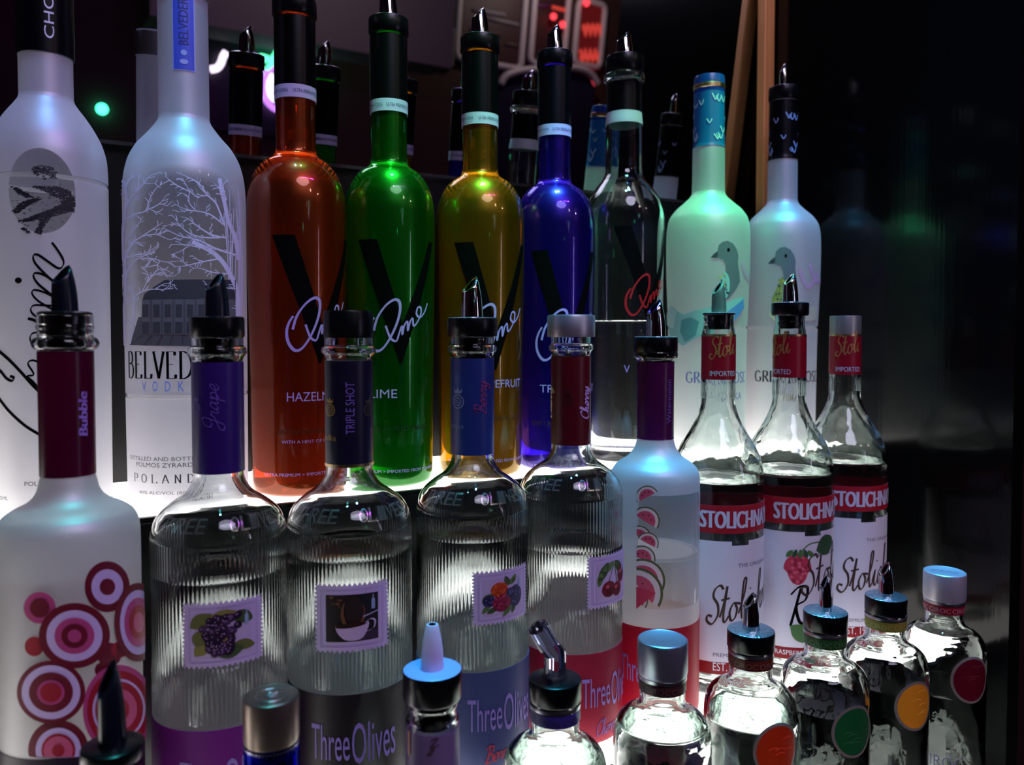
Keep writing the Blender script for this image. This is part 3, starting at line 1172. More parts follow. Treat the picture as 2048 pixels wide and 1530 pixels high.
# ================================================================ BACK ROW
# ---- frosted bottle with an oval window, at the left edge
P = prof_from('back', 92, 150, [(-150, 55), (110, 55), (194, 55), (202, 57), (214, 65), (231, 79), (258, 98), (289, 114), (323, 122), (360, 123.5)], [])
r_ = P[0][1]
P = [(0.0, r_ * .90), (0.003, r_ * .965), (0.010, r_ * .985)] + P
ch = Bottle('frosted bottle with a black neck and an oval picture window, leftmost of the back row', 'back', 92, 150, P)
w0 = ch
ch.fine = pchip(ch.prof)
cu, cv = ch.uv(83, 381)
ch.body(frosted('frosted_glass_oval', windows=[(ch.phi + cu / ch.r(cv), cv, ch.rp(66), ch.rp(91), ch.r(cv), 2.0), (0, ch.z(368), 9.0, .0014, .05, 2.0)]), open_base=True)
ch.level(ch.z(368), frosted('frosted_drink', (0.9, 0.9, 0.9, 1)))
ch.sleeve('neck_capsule', ch.z(117), ch.z(-140), BLACKCAP, 0.0012)
DK = paint('engraving_ink', lin(30, 30, 34), 0.5)
s5 = lambda pts: [(x / 2.942, 480 + y / 2.942) for x, y in pts]
s1 = lambda pts: [(x / 2.942, y / 2.942) for x, y in pts]
pen = 4.6
sh = []
for st, wd in (([(305, 15), (340, 62), (372, 120), (365, 158), (338, 165), (280, 125), (225, 88), (198, 92), (205, 132), (260, 195), (332, 262)], 5.2),
               ([(345, 268), (275, 214), (215, 194), (198, 212), (222, 255), (280, 305), (340, 352)], 5.2),
               ([(330, 345), (270, 312), (205, 294), (190, 316), (230, 362), (330, 420)], 4.6),
               ([(335, 388), (260, 385), (200, 385), (182, 410), (200, 440), (250, 470), (270, 455), (240, 420)], 4.6),
               ([(165, 462), (215, 480), (300, 560)], 6.2),
               ([(240, 545), (195, 548), (178, 580), (200, 625), (240, 640), (262, 610), (230, 575)], 4.6),
               ([(240, 722), (192, 708), (166, 728), (200, 790), (162, 802), (200, 838), (250, 905)], 4.6),
               ([(-60, 600), (0, 655), (60, 708), (130, 782), (190, 850), (245, 905)], 6.5),
               ([(-60, 730), (0, 765), (40, 812), (72, 828), (84, 810), (62, 800)], 6.0),
               ([(-60, 860), (0, 935), (60, 1010), (150, 1092), (240, 1148)], 6.0)):
    sh.append((stroke_tris(s5(st), wd, nib=radians(120), thin=0.45), INK, 0))
sh.append((poly_tris(ell(110 / 2.942, 480 + 238 / 2.942, 7, 6)), INK, 0))
ch.pxdecal('script_lettering', sh)
# the engraving in the window: a bust in a coat, as loose dark shapes
sh = []
for pts in ([(190, 985), (230, 975), (265, 978), (305, 985), (330, 1010), (335, 1050), (305, 1060), (290, 1035), (250, 1020), (215, 1040), (195, 1020)],
            [(255, 1035), (262, 1040), (268, 1055), (258, 1060)],
            [(180, 1095), (350, 1100), (415, 1130), (440, 1180), (436, 1250), (380, 1240), (350, 1170), (250, 1120)],
            [(60, 1095), (110, 1110), (180, 1150), (200, 1165), (150, 1160), (115, 1140)],
            [(75, 1240), (130, 1190), (230, 1160), (250, 1170), (170, 1210), (100, 1260)],
            [(110, 1300), (200, 1270), (300, 1230), (380, 1190), (430, 1240), (330, 1270), (200, 1300), (120, 1312)],
            [(240, 1290), (300, 1280), (260, 1330), (240, 1380), (205, 1370), (225, 1330)],
            [(130, 1330), (180, 1365), (170, 1375), (125, 1345)]):
    P_ = s1(pts)
    bx = [p[0] for p in P_], [p[1] for p in P_]
    tr_ = poly_tris(P_)

    def inside(x, y_):
        for A_, B_, C_ in tr_:
            d1 = (B_[0] - A_[0]) * (y_ - A_[1]) - (B_[1] - A_[1]) * (x - A_[0])
            d2 = (C_[0] - B_[0]) * (y_ - B_[1]) - (C_[1] - B_[1]) * (x - B_[0])
            d3 = (A_[0] - C_[0]) * (y_ - C_[1]) - (A_[1] - C_[1]) * (x - C_[0])
            if d1 >= 0 and d2 >= 0 and d3 >= 0:
                return True
        return False
    n_, k = 0, 0
    ar = (max(bx[0]) - min(bx[0])) * (max(bx[1]) - min(bx[1]))
    while n_ < ar * .16 and k < 4000:
        k += 1
        x, y_ = random.uniform(min(bx[0]), max(bx[0])), random.uniform(min(bx[1]), max(bx[1]))
        if inside(x, y_):
            n_ += 1
            a, l = random.uniform(-.9, .5), random.uniform(2, 7)
            sh.append((stroke_tris([(x - l * cos(a) / 2, y_ - l * sin(a) / 2), (x + l * cos(a) / 2, y_ + l * sin(a) / 2)], random.uniform(.7, 2.0), smooth=0), DK, n_ % 3))
for i in range(120):
    x, y_ = random.uniform(70, 430), random.uniform(1090, 1380)
    if ((x - 245) / 190) ** 2 + ((y_ - 1125) / 255) ** 2 < 0.95:
        a, l = random.uniform(-.9, .5), random.uniform(5, 22)
        sh.append((stroke_tris(s1([(x, y_), (x + l * cos(a), y_ + l * sin(a))]), random.uniform(.5, 1.3), smooth=0), DK, 3))
ch.pxdecal('engraved_portrait', sh)
# capsule lettering
u, v = ch.uv(108, 80)
R = ch.rp(57.5)
ch.decal('capsule_lettering', [(text_tris('CHOPIN', u, v, height=ch.rp(19), width=ch.rp(165), rot=90), WHITEINK, 0)], R=R, off=0.0017)
u, v = ch.uv(50, 972)
ch.decal('printed_lettering', [(text_tris('POLAND', u, v, height=ch.rp(9.5), width=ch.rp(58)), DK, 0), (text_tris('40% ALC./VOL. 750 ML', ch.uv(-20, 998)[0], ch.uv(30, 1001)[1], height=ch.rp(8), width=ch.rp(86)), DK, 0)])

# ---- frosted bottle with bare trees
P = prof_from('back', 368, 200, [(-60, 50), (0, 50.3), (236, 51), (246, 53.5), (253, 58), (272, 73), (299, 97), (330, 113), (367, 121), (400, 123)], [])
r_ = P[0][1]
P = [(0.0, r_ * .9), (0.003, r_ * .965), (0.010, r_ * .985)] + P
bv = Bottle('frosted bottle with white bare trees, second from left in the back row', 'back', 368, 200, P)
bv.fine = pchip(bv.prof)
cu, cv = bv.uv(378, 517)
cu2, cv2 = bv.uv(340, 855)
bv.body(frosted('frosted_glass_trees', (0.78, 0.77, 0.82, 1), windows=[(bv.phi + cu / bv.r(cv), cv, bv.rp(112), bv.rp(172), bv.r(cv), 3.0), (0, bv.z(786), 9.0, .0015, .05, 2.0)], soft=0.35), open_base=True)
bv.level(bv.z(786), frosted('frosted_drink_b', (0.9, 0.9, 0.9, 1)))
bv.sleeve('cap', bv.z(3), bv.z(-55), SILVER, 0.0014)
# the trees
sh = []
TREE = paint('white_etched_print', lin(222, 212, 236), 0.6)


LIMBS1 = """12 1400 1530 1380 1400 1340 1300 1320 1200 1300 1120 1290 1050|6 1320 1330 1270 1200 1220 1150 1170 1080 1100 1040 1035 1015|3 1220 1150 1165 1090 1160 1040|4 1170 1165 1120 1130 1085 1070 1070 1045
5 1310 1320 1230 1260 1130 1240 1040 1250|3 1130 1240 1060 1220 1020 1190|3 1150 1240 1110 1190 1100 1150 1040 1130|4 1220 1150 1150 1160|4 1120 1130 1040 1090 1000 1060 970 1035|6 1330 1400 1240 1380 1160 1330 1110 1290 1065 1275
5 1290 1400 1180 1395 1110 1370 1060 1330 1040 1300 1010 1260|3 1240 1380 1230 1340|3 1210 1270 1215 1210|7 1380 1500 1260 1460 1180 1420 1110 1400 1050 1385 960 1340|5 1260 1460 1200 1460 1080 1440 1000 1440|3 1180 1420 1130 1380
4 1330 1180 1310 1090 1345 1060|3 1290 1110 1250 1070|3 1120 1440 1060 1480 1000 1500|3 1060 1330 1010 1320 960 1340|9 730 1530 725 1400 735 1280 750 1180 740 1100 725 1060|5 750 1200 800 1130 820 1080 815 1020|4 800 1130 850 1080 880 1040 950 1010
3 850 1080 920 1080|3 790 1180 850 1140|5 740 1290 800 1260 860 1240 880 1180 920 1110 980 1070|4 860 1240 940 1200 980 1150|3 940 1200 1000 1215|3 890 1235 960 1265|4 740 1420 800 1340 830 1300 830 1280|5 760 1440 840 1390 900 1350 960 1310
4 840 1390 920 1380 1000 1410 1050 1390|3 770 1430 860 1430|5 740 1520 800 1500 860 1490 940 1440|3 840 1495 900 1500|3 745 1100 770 1050 775 1030|3 735 1160 715 1110"""
LIMBS2 = """14 1402 640 1396 420 1390 300 1350 200 1300 120 1230 60 1130 10|5 1290 110 1180 130 1100 150 1020 160|4 1385 290 1290 275 1200 260|5 770 620 785 500 795 380 800 330 840 300 880 230 940 190|4 800 350 770 280 740 240|4 840 300 900 290 980 290 1030 260
4 870 250 940 170 1020 200|4 795 400 750 350 710 310|3 740 240 720 200 705 240|8 740 620 735 400 745 250 740 130 760 60 800 0|5 745 200 800 120 880 80 940 40|4 830 110 900 110 980 130 1080 120|4 900 110 860 160 930 150 980 200|3 920 285 980 255 1040 270
3 1100 150 1060 110 1010 100|3 940 190 1010 215 1060 190|6 722 620 718 400 730 200 722 60|3 880 235 870 190 840 170|4 1350 200 1250 190 1170 165 1120 175|3 1180 130 1130 90"""
for grp, y0_ in ((LIMBS1, 0.0), (LIMBS2, 480.0)):
    for ln_ in grp.replace('\n', '|').split('|'):
        v_ = [float(q) for q in ln_.split()]
        pts = [(v_[i] / 2.942, y0_ + v_[i + 1] / 2.942) for i in range(1, len(v_), 2)]
        sh.append((stroke_tris(pts, v_[0] * .62, smooth=4, taper=v_[0] < 8), TREE, 1))
        for k in range(len(pts) - 1):                       # short twigs
            for q in range(2):
                t = random.random()
                x, y_ = pts[k][0] + t * (pts[k + 1][0] - pts[k][0]), pts[k][1] + t * (pts[k + 1][1] - pts[k][1])
                a = atan2(-(pts[k + 1][1] - pts[k][1]), pts[k + 1][0] - pts[k][0]) + random.choice((-1, 1)) * random.uniform(.5, .9)
                l = random.uniform(6, 15)
                sh.append((stroke_tris([(x, y_), (x + l * .6 * cos(a), y_ - l * .6 * sin(a)), (x + l * cos(a + .2), y_ - l * sin(a + .2))], 1.3, smooth=2), TREE, 2))
for k in range(16):                                         # bark lines of the big trunk at the right
    x = random.uniform(452, 483)
    sh.append((stroke_tris([(x, 690), (x + random.uniform(-4, 4), 560), (x + random.uniform(-7, 7), random.uniform(370, 480))], 1.3, smooth=3), TREE, 0))
# clip what would climb on to the shoulder
sh2 = []
for t, m_, l_ in sh:
    t2 = [q for q in t if all(p[1] > 343 for p in q)]
    if t2:
        sh2.append((t2, m_, l_))
bv.pxdecal('tree_print', sh2)
# the palace between the trees
PAL, PAL2, PAL3 = paint('palace_grey', lin(78, 75, 80), 0.6), paint('palace_dark', lin(56, 54, 60), 0.6), paint('palace_light', lin(98, 95, 101), 0.6)
sh = [(poly_tris([(262, 690), (470, 693), (470, 636), (278, 634)]), PAL, 0), (poly_tris([(283, 668), (470, 672), (470, 598), (286, 598)]), PAL3, 1),
      (poly_tris([(286, 600), (470, 600), (470, 560), (330, 560), (290, 588)]), PAL2, 1)]
for i in range(7):
    x = 292 + 22 * i
    sh += [(poly_tris(rect(x - 7, 644, x + 7, 667)), PAL2, 2), (poly_tris(rect(x - 6, 609, x + 6, 634)), PAL2, 2), (poly_tris(rect(x + 9, 600, x + 13, 670)), PAL, 3)]
for i in range(9):
    sh.append((stroke_tris([(285 + 20 * i, 672), (262 + 26 * i, 690)], 1.6, smooth=0), PAL2, 2))
bv.pxdecal('palace_print', sh)
u, v = bv.uv(258, 756)
u2, v2 = bv.uv(380, 700)
ht = bv.rp(54)
bv.decal('brand_lettering', [(serif_tris('BELVEDERE', u + .0006, bv.uv(300, 757)[1], (u2 - u) * 1.56, ht, bv.rp(5.2)), INK, 0)])
BLUEINK = paint('blue_ink', lin(120, 150, 235), 0.5)
u, v = bv.uv(285, 782)
sh = []
for i, c_ in enumerate('VODKA'):
    sh.append((text_tris(c_, u + bv.rp(25.5) * i, v, height=bv.rp(20), width=bv.rp(11)), BLUEINK, 0))
bv.decal('product_lettering', sh)
GREYINK = paint('grey_ink', lin(88, 84, 88), 0.5)
u, v = bv.uv(262, 917)
sh = [(text_tris('DISTILLED AND BOTTLED BY', u, v, height=bv.rp(8), width=bv.rp(190)), GREYINK, 0)]
u, v = bv.uv(274, 932)
sh.append((text_tris('POLMOS ZYRARDOW', u, v, height=bv.rp(9), width=bv.rp(152)), GREYINK, 0))
u, v = bv.uv(270, 962)
for i, c_ in enumerate('POLAND'):
    sh.append((serif_tris(c_, u + bv.rp(24) * i, v, bv.rp(14), bv.rp(17), bv.rp(2.6)), GREYINK, 0))
u, v = bv.uv(280, 988)
sh.append((text_tris('40% ALC/VOL (80 PROOF)', u, v, height=bv.rp(8), width=bv.rp(150)), GREYINK, 0))
bv.decal('small_print', sh)
# blue ribbon label down the neck
q = [bv.uv(x, y_) for x, y_ in ((346, 140), (390, 138), (397, -40), (352, -40))]
BL = paint('blue_ribbon', lin(70, 84, 200), 0.4)
BL2 = paint('pale_blue_line', lin(165, 170, 230), 0.4)
uu0, uu1, v0, v1 = q[0][0], q[1][0], q[0][1], q[2][1]
sh = [(poly_tris(rect(uu0, v0, uu1, v1)), BL2, 0), (poly_tris(rect(uu0 + .0008, v0 + .0008, uu1 - .0008, v1)), BL, 1),
      (text_tris('BELVEDERE', uu1 - (uu1 - uu0) * .3, v0 + .020, height=(uu1 - uu0) * .42, width=.040, rot=90), paint('dark_blue_ink', lin(30, 40, 110), .5), 2),
      (poly_tris(ell((uu0 + uu1) / 2, v0 + .014, .0022, .0022)), BL2, 2), (poly_tris(ell((uu0 + uu1) / 2, v0 + .007, .003, .002)), BL2, 2)]
bv.decal('neck_ribbon', sh, step=10)
bv.decal('neck_ribbon', sh, step=10, a0=bv.phi + 2.5)

# ---- the four coloured bottles and the clear one with the black V
VP = prof_from('back', 960, 330, [(106, 35.3), (330, 35.6), (345, 36.4), (352, 39), (366, 59), (388, 76), (415, 86), (442, 89.5), (480, 90)], [])
r_ = VP[0][1]
VP = [(0.0, r_ * .80), (0.003, r_ * .89), (0.012, r_ * .93), (0.10, r_ * .955)] + VP
VP = [(z, r * 0.955) for z, r in VP]


def v_print(b, ink, script, word, small, sub, hue):
    """the big V, the handwritten word and the captions, u measured from the camera side"""
    R = b.r(0.15)
    fx = lambda deg: R * radians(deg)
    zt, zb = b.uv(b.cx, b.vt)[1], b.uv(b.cx, b.vb)[1]
    a0 = b.va
    # left arm thick, right arm thin
    L0, L1, Rt0, Rt1, Vx = fx(a0 - 53), fx(a0 - 28), fx(a0 + 43), fx(a0 + 53), fx(a0)
    zi = zb + (zt - zb) * .30
    b.decal('black_letter', [(poly_tris([(L0, zt), (Vx - .001, zb), (Vx + .002, zi), (L1, zt)]), ink, 0), (poly_tris([(Vx - .001, zb), (Vx + .001, zb), (Rt1, zt), (Rt0, zt), (Vx + .001, zi)]), ink, 0)], R=R, step=6)
    # handwritten word
    k = (zt - zb) / 245.0
    ox, oz = Vx - 150 * k, zb + 5 * k
    pts_o = [(110, 110), (95, 88), (88, 60), (94, 30), (115, 8), (140, 16), (168, 52), (190, 96), (200, 135), (196, 160), (178, 164), (150, 146), (122, 110), (108, 70)]
    pts_o = [(x - 60, y_) for x, y_ in pts_o]
    pts_n = [(150 - 60, 85), (166 - 60, 48), (186 - 60, 38), (196 - 60, 60), (206 - 60, 84), (208 - 60, 58), (214 - 60, 84), (226 - 60, 98), (228 - 60, 70), (236 - 60, 96), (246 - 60, 108), (250 - 60, 86), (262 - 60, 92), (280 - 60, 118), (282 - 60, 140), (268 - 60, 142), (262 - 60, 122), (278 - 60, 112), (300 - 60, 128), (316 - 60, 156)]
    sx_ = .56
    k2 = k * sx_
    ox, oz = Vx - 64 * k - 28 * k2, zb + 20 * k
    cn = [(stroke_tris([(ox + x * k2, oz + y_ * k2 * 1.15) for x, y_ in pts_o], .0027, nib=.9, thin=.6), script, 3),
          (stroke_tris([(ox + x * k2, oz + y_ * k2 * 1.15) for x, y_ in pts_n], .0020, nib=.9, thin=.6), script, 3)]
    b.decal('script_lettering', cn, R=R)
    s = [(text_tris(word, Vx - .028, b.uv(b.cx, b.wy)[1], height=.0075, width=.0062 * len(word)), LAV, 0)] if word else []
    if small:
        dk = paint('dark_print_' + hue, lin(60, 30, 10) if hue != 'g' else lin(10, 30, 10), .5)
        s.append((text_tris(small, Vx - .037, b.uv(b.cx, b.wy + 66)[1], height=.0042, width=.066), dk, 0))
    if sub:
        s.append((text_tris(sub, Vx - .033, b.uv(b.cx, b.wy + 84)[1], height=.0026, width=.058), LAV, 0))
    s.append((text_tris('ULTRA PREMIUM > IMPORTED FROM POLAND', Vx - .05, b.uv(b.cx, b.wy + 150)[1], height=.0027, width=.09), LAV, 0))
    b.decal('printed_lettering', s, R=R)


specs = [('tall orange-red bottle with a black V, third from left in the back row', 591, 215, 1.01, 'orange', (1.0, .13, .012, 1), (.85, .20, .025, 1), 470, 727, 26, 803, 'HAZELNUT', 'HAZELNUT FLAVORED VODKA', 'WITH A HINT OF HAZELNUT', 'o'),
         ('tall green bottle with a black V and the word LIME, right of the orange-red one', 778, 235, .985, 'green', (.015, .55, .02, 1), (.02, .5, .03, 1), 478, 727, 13, 796, 'LIME', 'MINT FLAVORED VODKA', '', 'g'),
         ('tall yellow bottle with a black V, between the green and the blue-violet one', 960, 270, 1.03, 'yellow', (.85, .42, .01, 1), (.86, .48, .015, 1), 484, 740, 19.5, 776, 'GRAPEFRUIT', 'GRAPEFRUIT LEMONGRASS FLAVORED', '', 'y'),
         ('tall blue-violet bottle with a black V, right of the yellow one', 1109, 285, .985, 'violet', (.09, .03, .75, 1), (.15, .06, .78, 1), 500, 745, 19, 785, 'TRIPLE BERRY', 'BERRY FLAVORED VODKA', '', 'b')]
for lab, px, py, rs, nm, col, deep, vt, vb, va, wy, word, small, sub, hue in specs:
    b = Bottle(lab, 'back', px, py, VP, 'bottle', 'tall coloured bottles with a black V', rs=rs)
    b.body(lacquer(nm + '_lacquered_glass', col, deep))
    b.cx, b.vt, b.vb, b.va, b.wy = px, vt, vb, va, wy
    zt = b.prof[-1][0]
    zb0 = zt - 0.072
    b.sleeve('neck_capsule', zb0 + .0112, zt - .003, BLACKCAP, .0008)
    b.sleeve('neck_band', zb0, zb0 + .011, paint('lavender_band', lin(205, 198, 235), .5), .0009)
    b.decal('band_lettering', [(text_tris('ULTRA PREMIUM POLISH VODKA', b.r(zb0) * k - .02, zb0 + .0042, height=.0028, width=.036), paint('violet_ink', lin(60, 50, 110), .5), 0) for k in (-1.3, 1.1, 3.3)], R=b.r(zb0), off=.0013)
    v_print(b, INK, LAV, word, small, sub, hue)
    b.pourer(zt - .001, b.prof[-1][1] * 1.12, .0155, .030, 'chrome', lean=-1)

P = prof_from('back', 1248, 300, [(146, 33), (149, 36), (153, 41), (163, 41.3), (167, 36), (173, 33.5), (226, 34), (250, 36), (340, 37), (352, 39), (378, 57), (408, 75), (442, 80.5), (480, 80)], [])
r_ = P[0][1]
P = [(0.0, r_ * .84), (0.003, r_ * .92), (0.012, r_ * .95)] + P
cv_ = Bottle('clear glass bottle with a black V and red script, right of the blue-violet bottle', 'back', 1248, 300, P)
cv_.body(GLASS, wall=.0026, base=.012)
cv_.liquid(cv_.z(644))
cv_.sleeve('neck_label', cv_.z(228), cv_.z(170), BLACKCAP, .0006)
cv_.sleeve('neck_band', cv_.z(252), cv_.z(228.5), paint('pale_band', lin(200, 215, 210), .5), .0006)
cv_.cx, cv_.vt, cv_.vb, cv_.va, cv_.wy = 1248, 452, 650, 39, 745
v_print(cv_, INK, paint('red_ink', lin(190, 20, 28), .45), 'V', 'ULTRA PREMIUM VODKA', '', 'o')
cv_.pourer(cv_.prof[-1][0] - .001, cv_.rp(37.5), .018, .028, 'chrome', lean=-1)

# ---- two frosted bottles with a goose
GP = prof_from('back', 1417, 340, [(172, 29.5), (290, 30.5), (300, 32), (384, 32.8), (392, 35.5), (406, 49), (422, 67), (442, 79.5), (470, 83.5), (500, 84)], [])
r_ = GP[0][1]
GP = [(0.0, r_ * .82), (0.003, r_ * .885), (0.010, r_ * .905), (0.12, r_ * .93)] + GP
TEAL, TEAL2, SEA = paint('pale_teal_print', lin(150, 210, 205), .6), paint('teal_print', lin(95, 165, 165), .6), paint('sea_blue_print', lin(95, 150, 215), .6)
GOO, GOO2 = paint('goose_grey', lin(105, 116, 122), .6), paint('goose_dark', lin(60, 66, 74), .6)
s8 = lambda pts: [(1300 + x / 2.942, 480 + y / 2.942) for x, y in pts]


def goose(b, shift, body):
    mv = lambda pts: [(x + shift[0], y_ + shift[1]) for x, y_ in s8(pts)]
    sh = [(poly_tris(mv([(695, 140), (712, 118), (735, 100), (742, 66), (765, 46), (793, 40), (825, 56), (846, 88), (856, 125), (854, 170), (862, 230), (866, 280), (840, 330), (800, 380), (760, 400), (728, 395), (716, 370), (722, 330), (745, 290), (772, 250), (786, 215), (782, 180), (768, 152), (735, 140)])), GOO, 0),
          (poly_tris(mv(catmull([(775, 215), (745, 285), (722, 335), (718, 372), (732, 396), (765, 402), (800, 350), (806, 280), (795, 240)], 3))), body, 1),
          (poly_tris(mv([(695, 140), (712, 118), (735, 104), (738, 124), (730, 138)])), GOO2, 1), (poly_tris(mv(ell(799, 93, 8, 10, 14))), INK, 1)]
    for k in range(24):
        x, y_ = random.uniform(735, 800), random.uniform(235, 390)
        if abs(x - (770 - (y_ - 300) * .1)) < 34:
            sh.append((poly_tris(mv(ell(x, y_, random.uniform(3, 7), random.uniform(3, 9), 8))), random.choice((GOO2, paint('straw_print', lin(205, 190, 80), .6))), 2))
    # birds in flight
    for dx, dy_, mt in ((0, 0, paint('pink_print', lin(205, 165, 195), .6)), (60, -30, paint('pink_print', lin(205, 165, 195), .6))):
        sh.append((stroke_tris(mv([(878 + dx, 172 + dy_), (900 + dx, 240 + dy_), (930 + dx, 285 + dy_)]), 5, smooth=3), mt, 0))
        sh.append((stroke_tris(mv([(930 + dx, 285 + dy_), (965 + dx, 240 + dy_), (985 + dx, 195 + dy_)]), 6, smooth=3), mt, 0))
    return sh


g1 = Bottle('frosted goose bottle with a bright blue capsule, no pourer', 'back', 1417, 340, GP, group='frosted bottles with a goose')
g1.body(frosted('frosted_glass_goose_teal', (0.80, 0.83, 0.83, 1), windows=[(0, g1.z(655), 9.0, .0016, .05, 2.0)]), open_base=True)
g1.level(g1.z(655), frosted('frosted_drink_g', (0.9, 0.92, 0.92, 1)))
BLC = paint('blue_capsule', lin(18, 105, 165), .3)
g1.sleeve('neck_capsule', g1.z(297), g1.z(186), BLC, .0006)
zc = g1.z(182)
rc = g1.rp(31)
g1.lathe('cap', [(0, zc - .006), (rc * .96, zc - .006), (rc, zc - .003), (rc, zc + .0125), (rc * .96, zc + .0155), (rc * .8, zc + .0165), (0, zc + .0165)], paint('blue_cap', lin(20, 70, 150), .25))
g1.lathe('cap_band', [(rc * 1.0, zc + .0005), (rc * 1.03, zc + .001), (rc * 1.03, zc + .0055), (rc * 1.0, zc + .006)], GOLD)
BIRD = paint('silver_bird_print', lin(190, 225, 235), .4)


def flock(b, z0, z1, R, mt, n=16):
    """small flying birds scattered round the neck capsule"""
    sh = []
    rnd = random.Random(3)
    for k in range(n):
        u, v, sc = rnd.uniform(-2.4, 2.4) * R, rnd.uniform(z0, z1), rnd.uniform(.0022, .0045)
        a = rnd.uniform(.6, 1.4)
        sh.append((stroke_tris([(u - sc, v + sc * a), (u - sc * .2, v - sc * .3), (u, v - sc * .6)], sc * .38, smooth=3), mt, 0))
        sh.append((stroke_tris([(u, v - sc * .6), (u + sc * .5, v), (u + sc * .9, v + sc * .9 * a)], sc * .34, smooth=3), mt, 0))
    b.decal('bird_print', sh, R=R, off=.0011)


flock(g1, g1.z(285), g1.z(195), g1.rp(31), BIRD, 20)
sh = goose(g1, (-115, -12), TEAL)
sh += [(poly_tris(s8([(80, 445), (130, 385), (165, 420), (200, 440), (270, 415), (340, 400), (420, 375), (480, 355), (545, 332), (552, 390), (500, 470), (430, 500), (330, 545), (200, 622), (160, 600), (120, 560)])), TEAL, 3),
       (poly_tris(s8([(190, 470), (240, 455), (290, 480), (270, 560), (210, 600), (180, 540)])), TEAL2, 4), (poly_tris(s8([(455, 420), (545, 345), (548, 400), (500, 470), (450, 470)])), SEA, 4),
       (poly_tris(s8([(80, 445), (130, 385), (160, 425), (140, 520), (100, 500)])), paint('ice_print', lin(190, 235, 230), .6), 4)]
g1.pxdecal('goose_print', sh)
LINK = paint('lavender_ink', lin(120, 120, 190), .5)
u, v = g1.uv(1437, 766)
g1.decal('printed_lettering', [(serif_tris('GREY GOOSE', u - .036, v, .078, g1.rp(21), g1.rp(3.2)), LINK, 0), (text_tris('VODKA', u - .002, g1.uv(1437, 800)[1], height=g1.rp(14), width=.034), LINK, 0)])

g2 = Bottle('frosted goose bottle with a black pourer, nearest the black side panel', 'back', 1565, 360, GP, group='frosted bottles with a goose', rs=.955)
g2.body(frosted('frosted_glass_goose', (0.80, 0.80, 0.81, 1), windows=[(0, g2.z(655), 9.0, .0016, .05, 2.0)]), open_base=True)
g2.level(g2.z(655), frosted('frosted_drink_h', (0.9, 0.9, 0.9, 1)))
g2.sleeve('neck_capsule', g2.z(322), g2.prof[-1][0] - .002, BLACKCAP, .0006)
flock(g2, g2.z(312), g2.z(232), g2.rp(28.5), paint('pale_bird_print', lin(150, 170, 215), .4), 18)
g2.pourer(g2.prof[-1][0] - .001, g2.rp(30), .017, .030, 'chrome', lean=-1, wide=.62)
sh = goose(g2, (0, 0), paint('olive_print', lin(150, 160, 85), .6))
sh.append((poly_tris(s8([(700, 440), (760, 380), (900, 390), (975, 400), (980, 470), (860, 480), (740, 490)])), paint('pale_straw_print', lin(205, 205, 170), .6), 0))
g2.pxdecal('goose_print', sh)
u, v = g2.uv(1511, 762)
g2.decal('printed_lettering', [(serif_tris('GREY GOOSE', u, v, .088, g2.rp(22), g2.rp(3.4)), INK, 0), (text_tris('VODKA', u + .026, g2.uv(1560, 800)[1], height=g2.rp(14), width=.034), paint('gold_print', lin(190, 160, 80), .5), 0)])

# ================================================================ MIDDLE ROW
FROST_PINK = (0.80, 0.79, 0.79, 1)
# ---- frosted bottle with target rings
P = prof_from('mid', 140, 800, [(630, 55), (634, 57), (648, 56.5), (655, 58.5), (662, 56), (672, 56), (678, 65), (687, 68.5), (695, 65), (701, 55.2), (944, 55.2), (955, 58), (970, 62), (985, 70), (998, 86), (1010, 113), (1024, 134), (1042, 144), (1062, 147), (1090, 147.5)], [], )
r_ = P[0][1]
P = [(0.0, r_ * .93), (0.003, r_ * .98), (0.010, r_)] + P
bb = Bottle('frosted bottle printed with red and pink target rings, leftmost of the middle row', 'mid', 141, 800, P, dy=-0.006, dx=-0.002)
bb.fine = pchip(bb.prof)
zl = bb.uv(150, 1509)[1]
m_ = frosted('frosted_glass_rings', FROST_PINK)
bb.body(m_, open_base=True, ztop=bb.z(935), name='glass_body')
# clear threaded mouth and inner neck
zt, zm = bb.prof[-1][0], bb.z(948)
bm = bmesh.new()
outp = [(r, z) for z, r in bb.fine if z >= bb.z(703)]
inp = [(r - .0035 if r - .0035 > .009 else .009, z) for r, z in outp]
inp = [(bb.rp(43), z) for r, z in outp]
spin(bm, outp + [(r, z) for r, z in reversed(inp)] + [outp[0]], 64)
bmesh.ops.recalc_face_normals(bm, faces=bm.faces)
link('mouth', bm, GLASS, bb.root)['label'] = 'clear threaded glass mouth'
bb.level(bb.z(1126), frosted('frosted_drink_r', (0.88, 0.87, 0.88, 1)), disc=True)
MAR = paper('maroon_sleeve', lin(88, 6, 48), trans=.35, rough=.25)
bb.sleeve('neck_label', bb.z(948), bb.z(702), MAR, .0005)
u, v = bb.uv(173, 870)
bb.decal('neck_lettering', [(text_tris('Bubble', u, v, height=bb.rp(20), width=bb.rp(98), rot=90, fatten=.0004, shear=.15), paint('violet_print', lin(175, 140, 235), .5), 0)], R=bb.rp(55.5), off=.0009)
bb.sleeve('body_label', .004, zl, paper('black_label', lin(34, 10, 40), trans=.15), .0005)
MR, RD, PK, LV, PK2 = paint('maroon_print', lin(112, 8, 40), .45), paint('red_print', lin(165, 14, 44), .45), paint('pink_print_m', lin(190, 72, 130), .45), paint('lavender_print', lin(212, 196, 238), .45), paint('rose_print', lin(208, 92, 130), .45)
s1b = lambda pts: [(x / 2.942, 1010 + y_ / 2.942) for x, y_ in pts]
sh = []
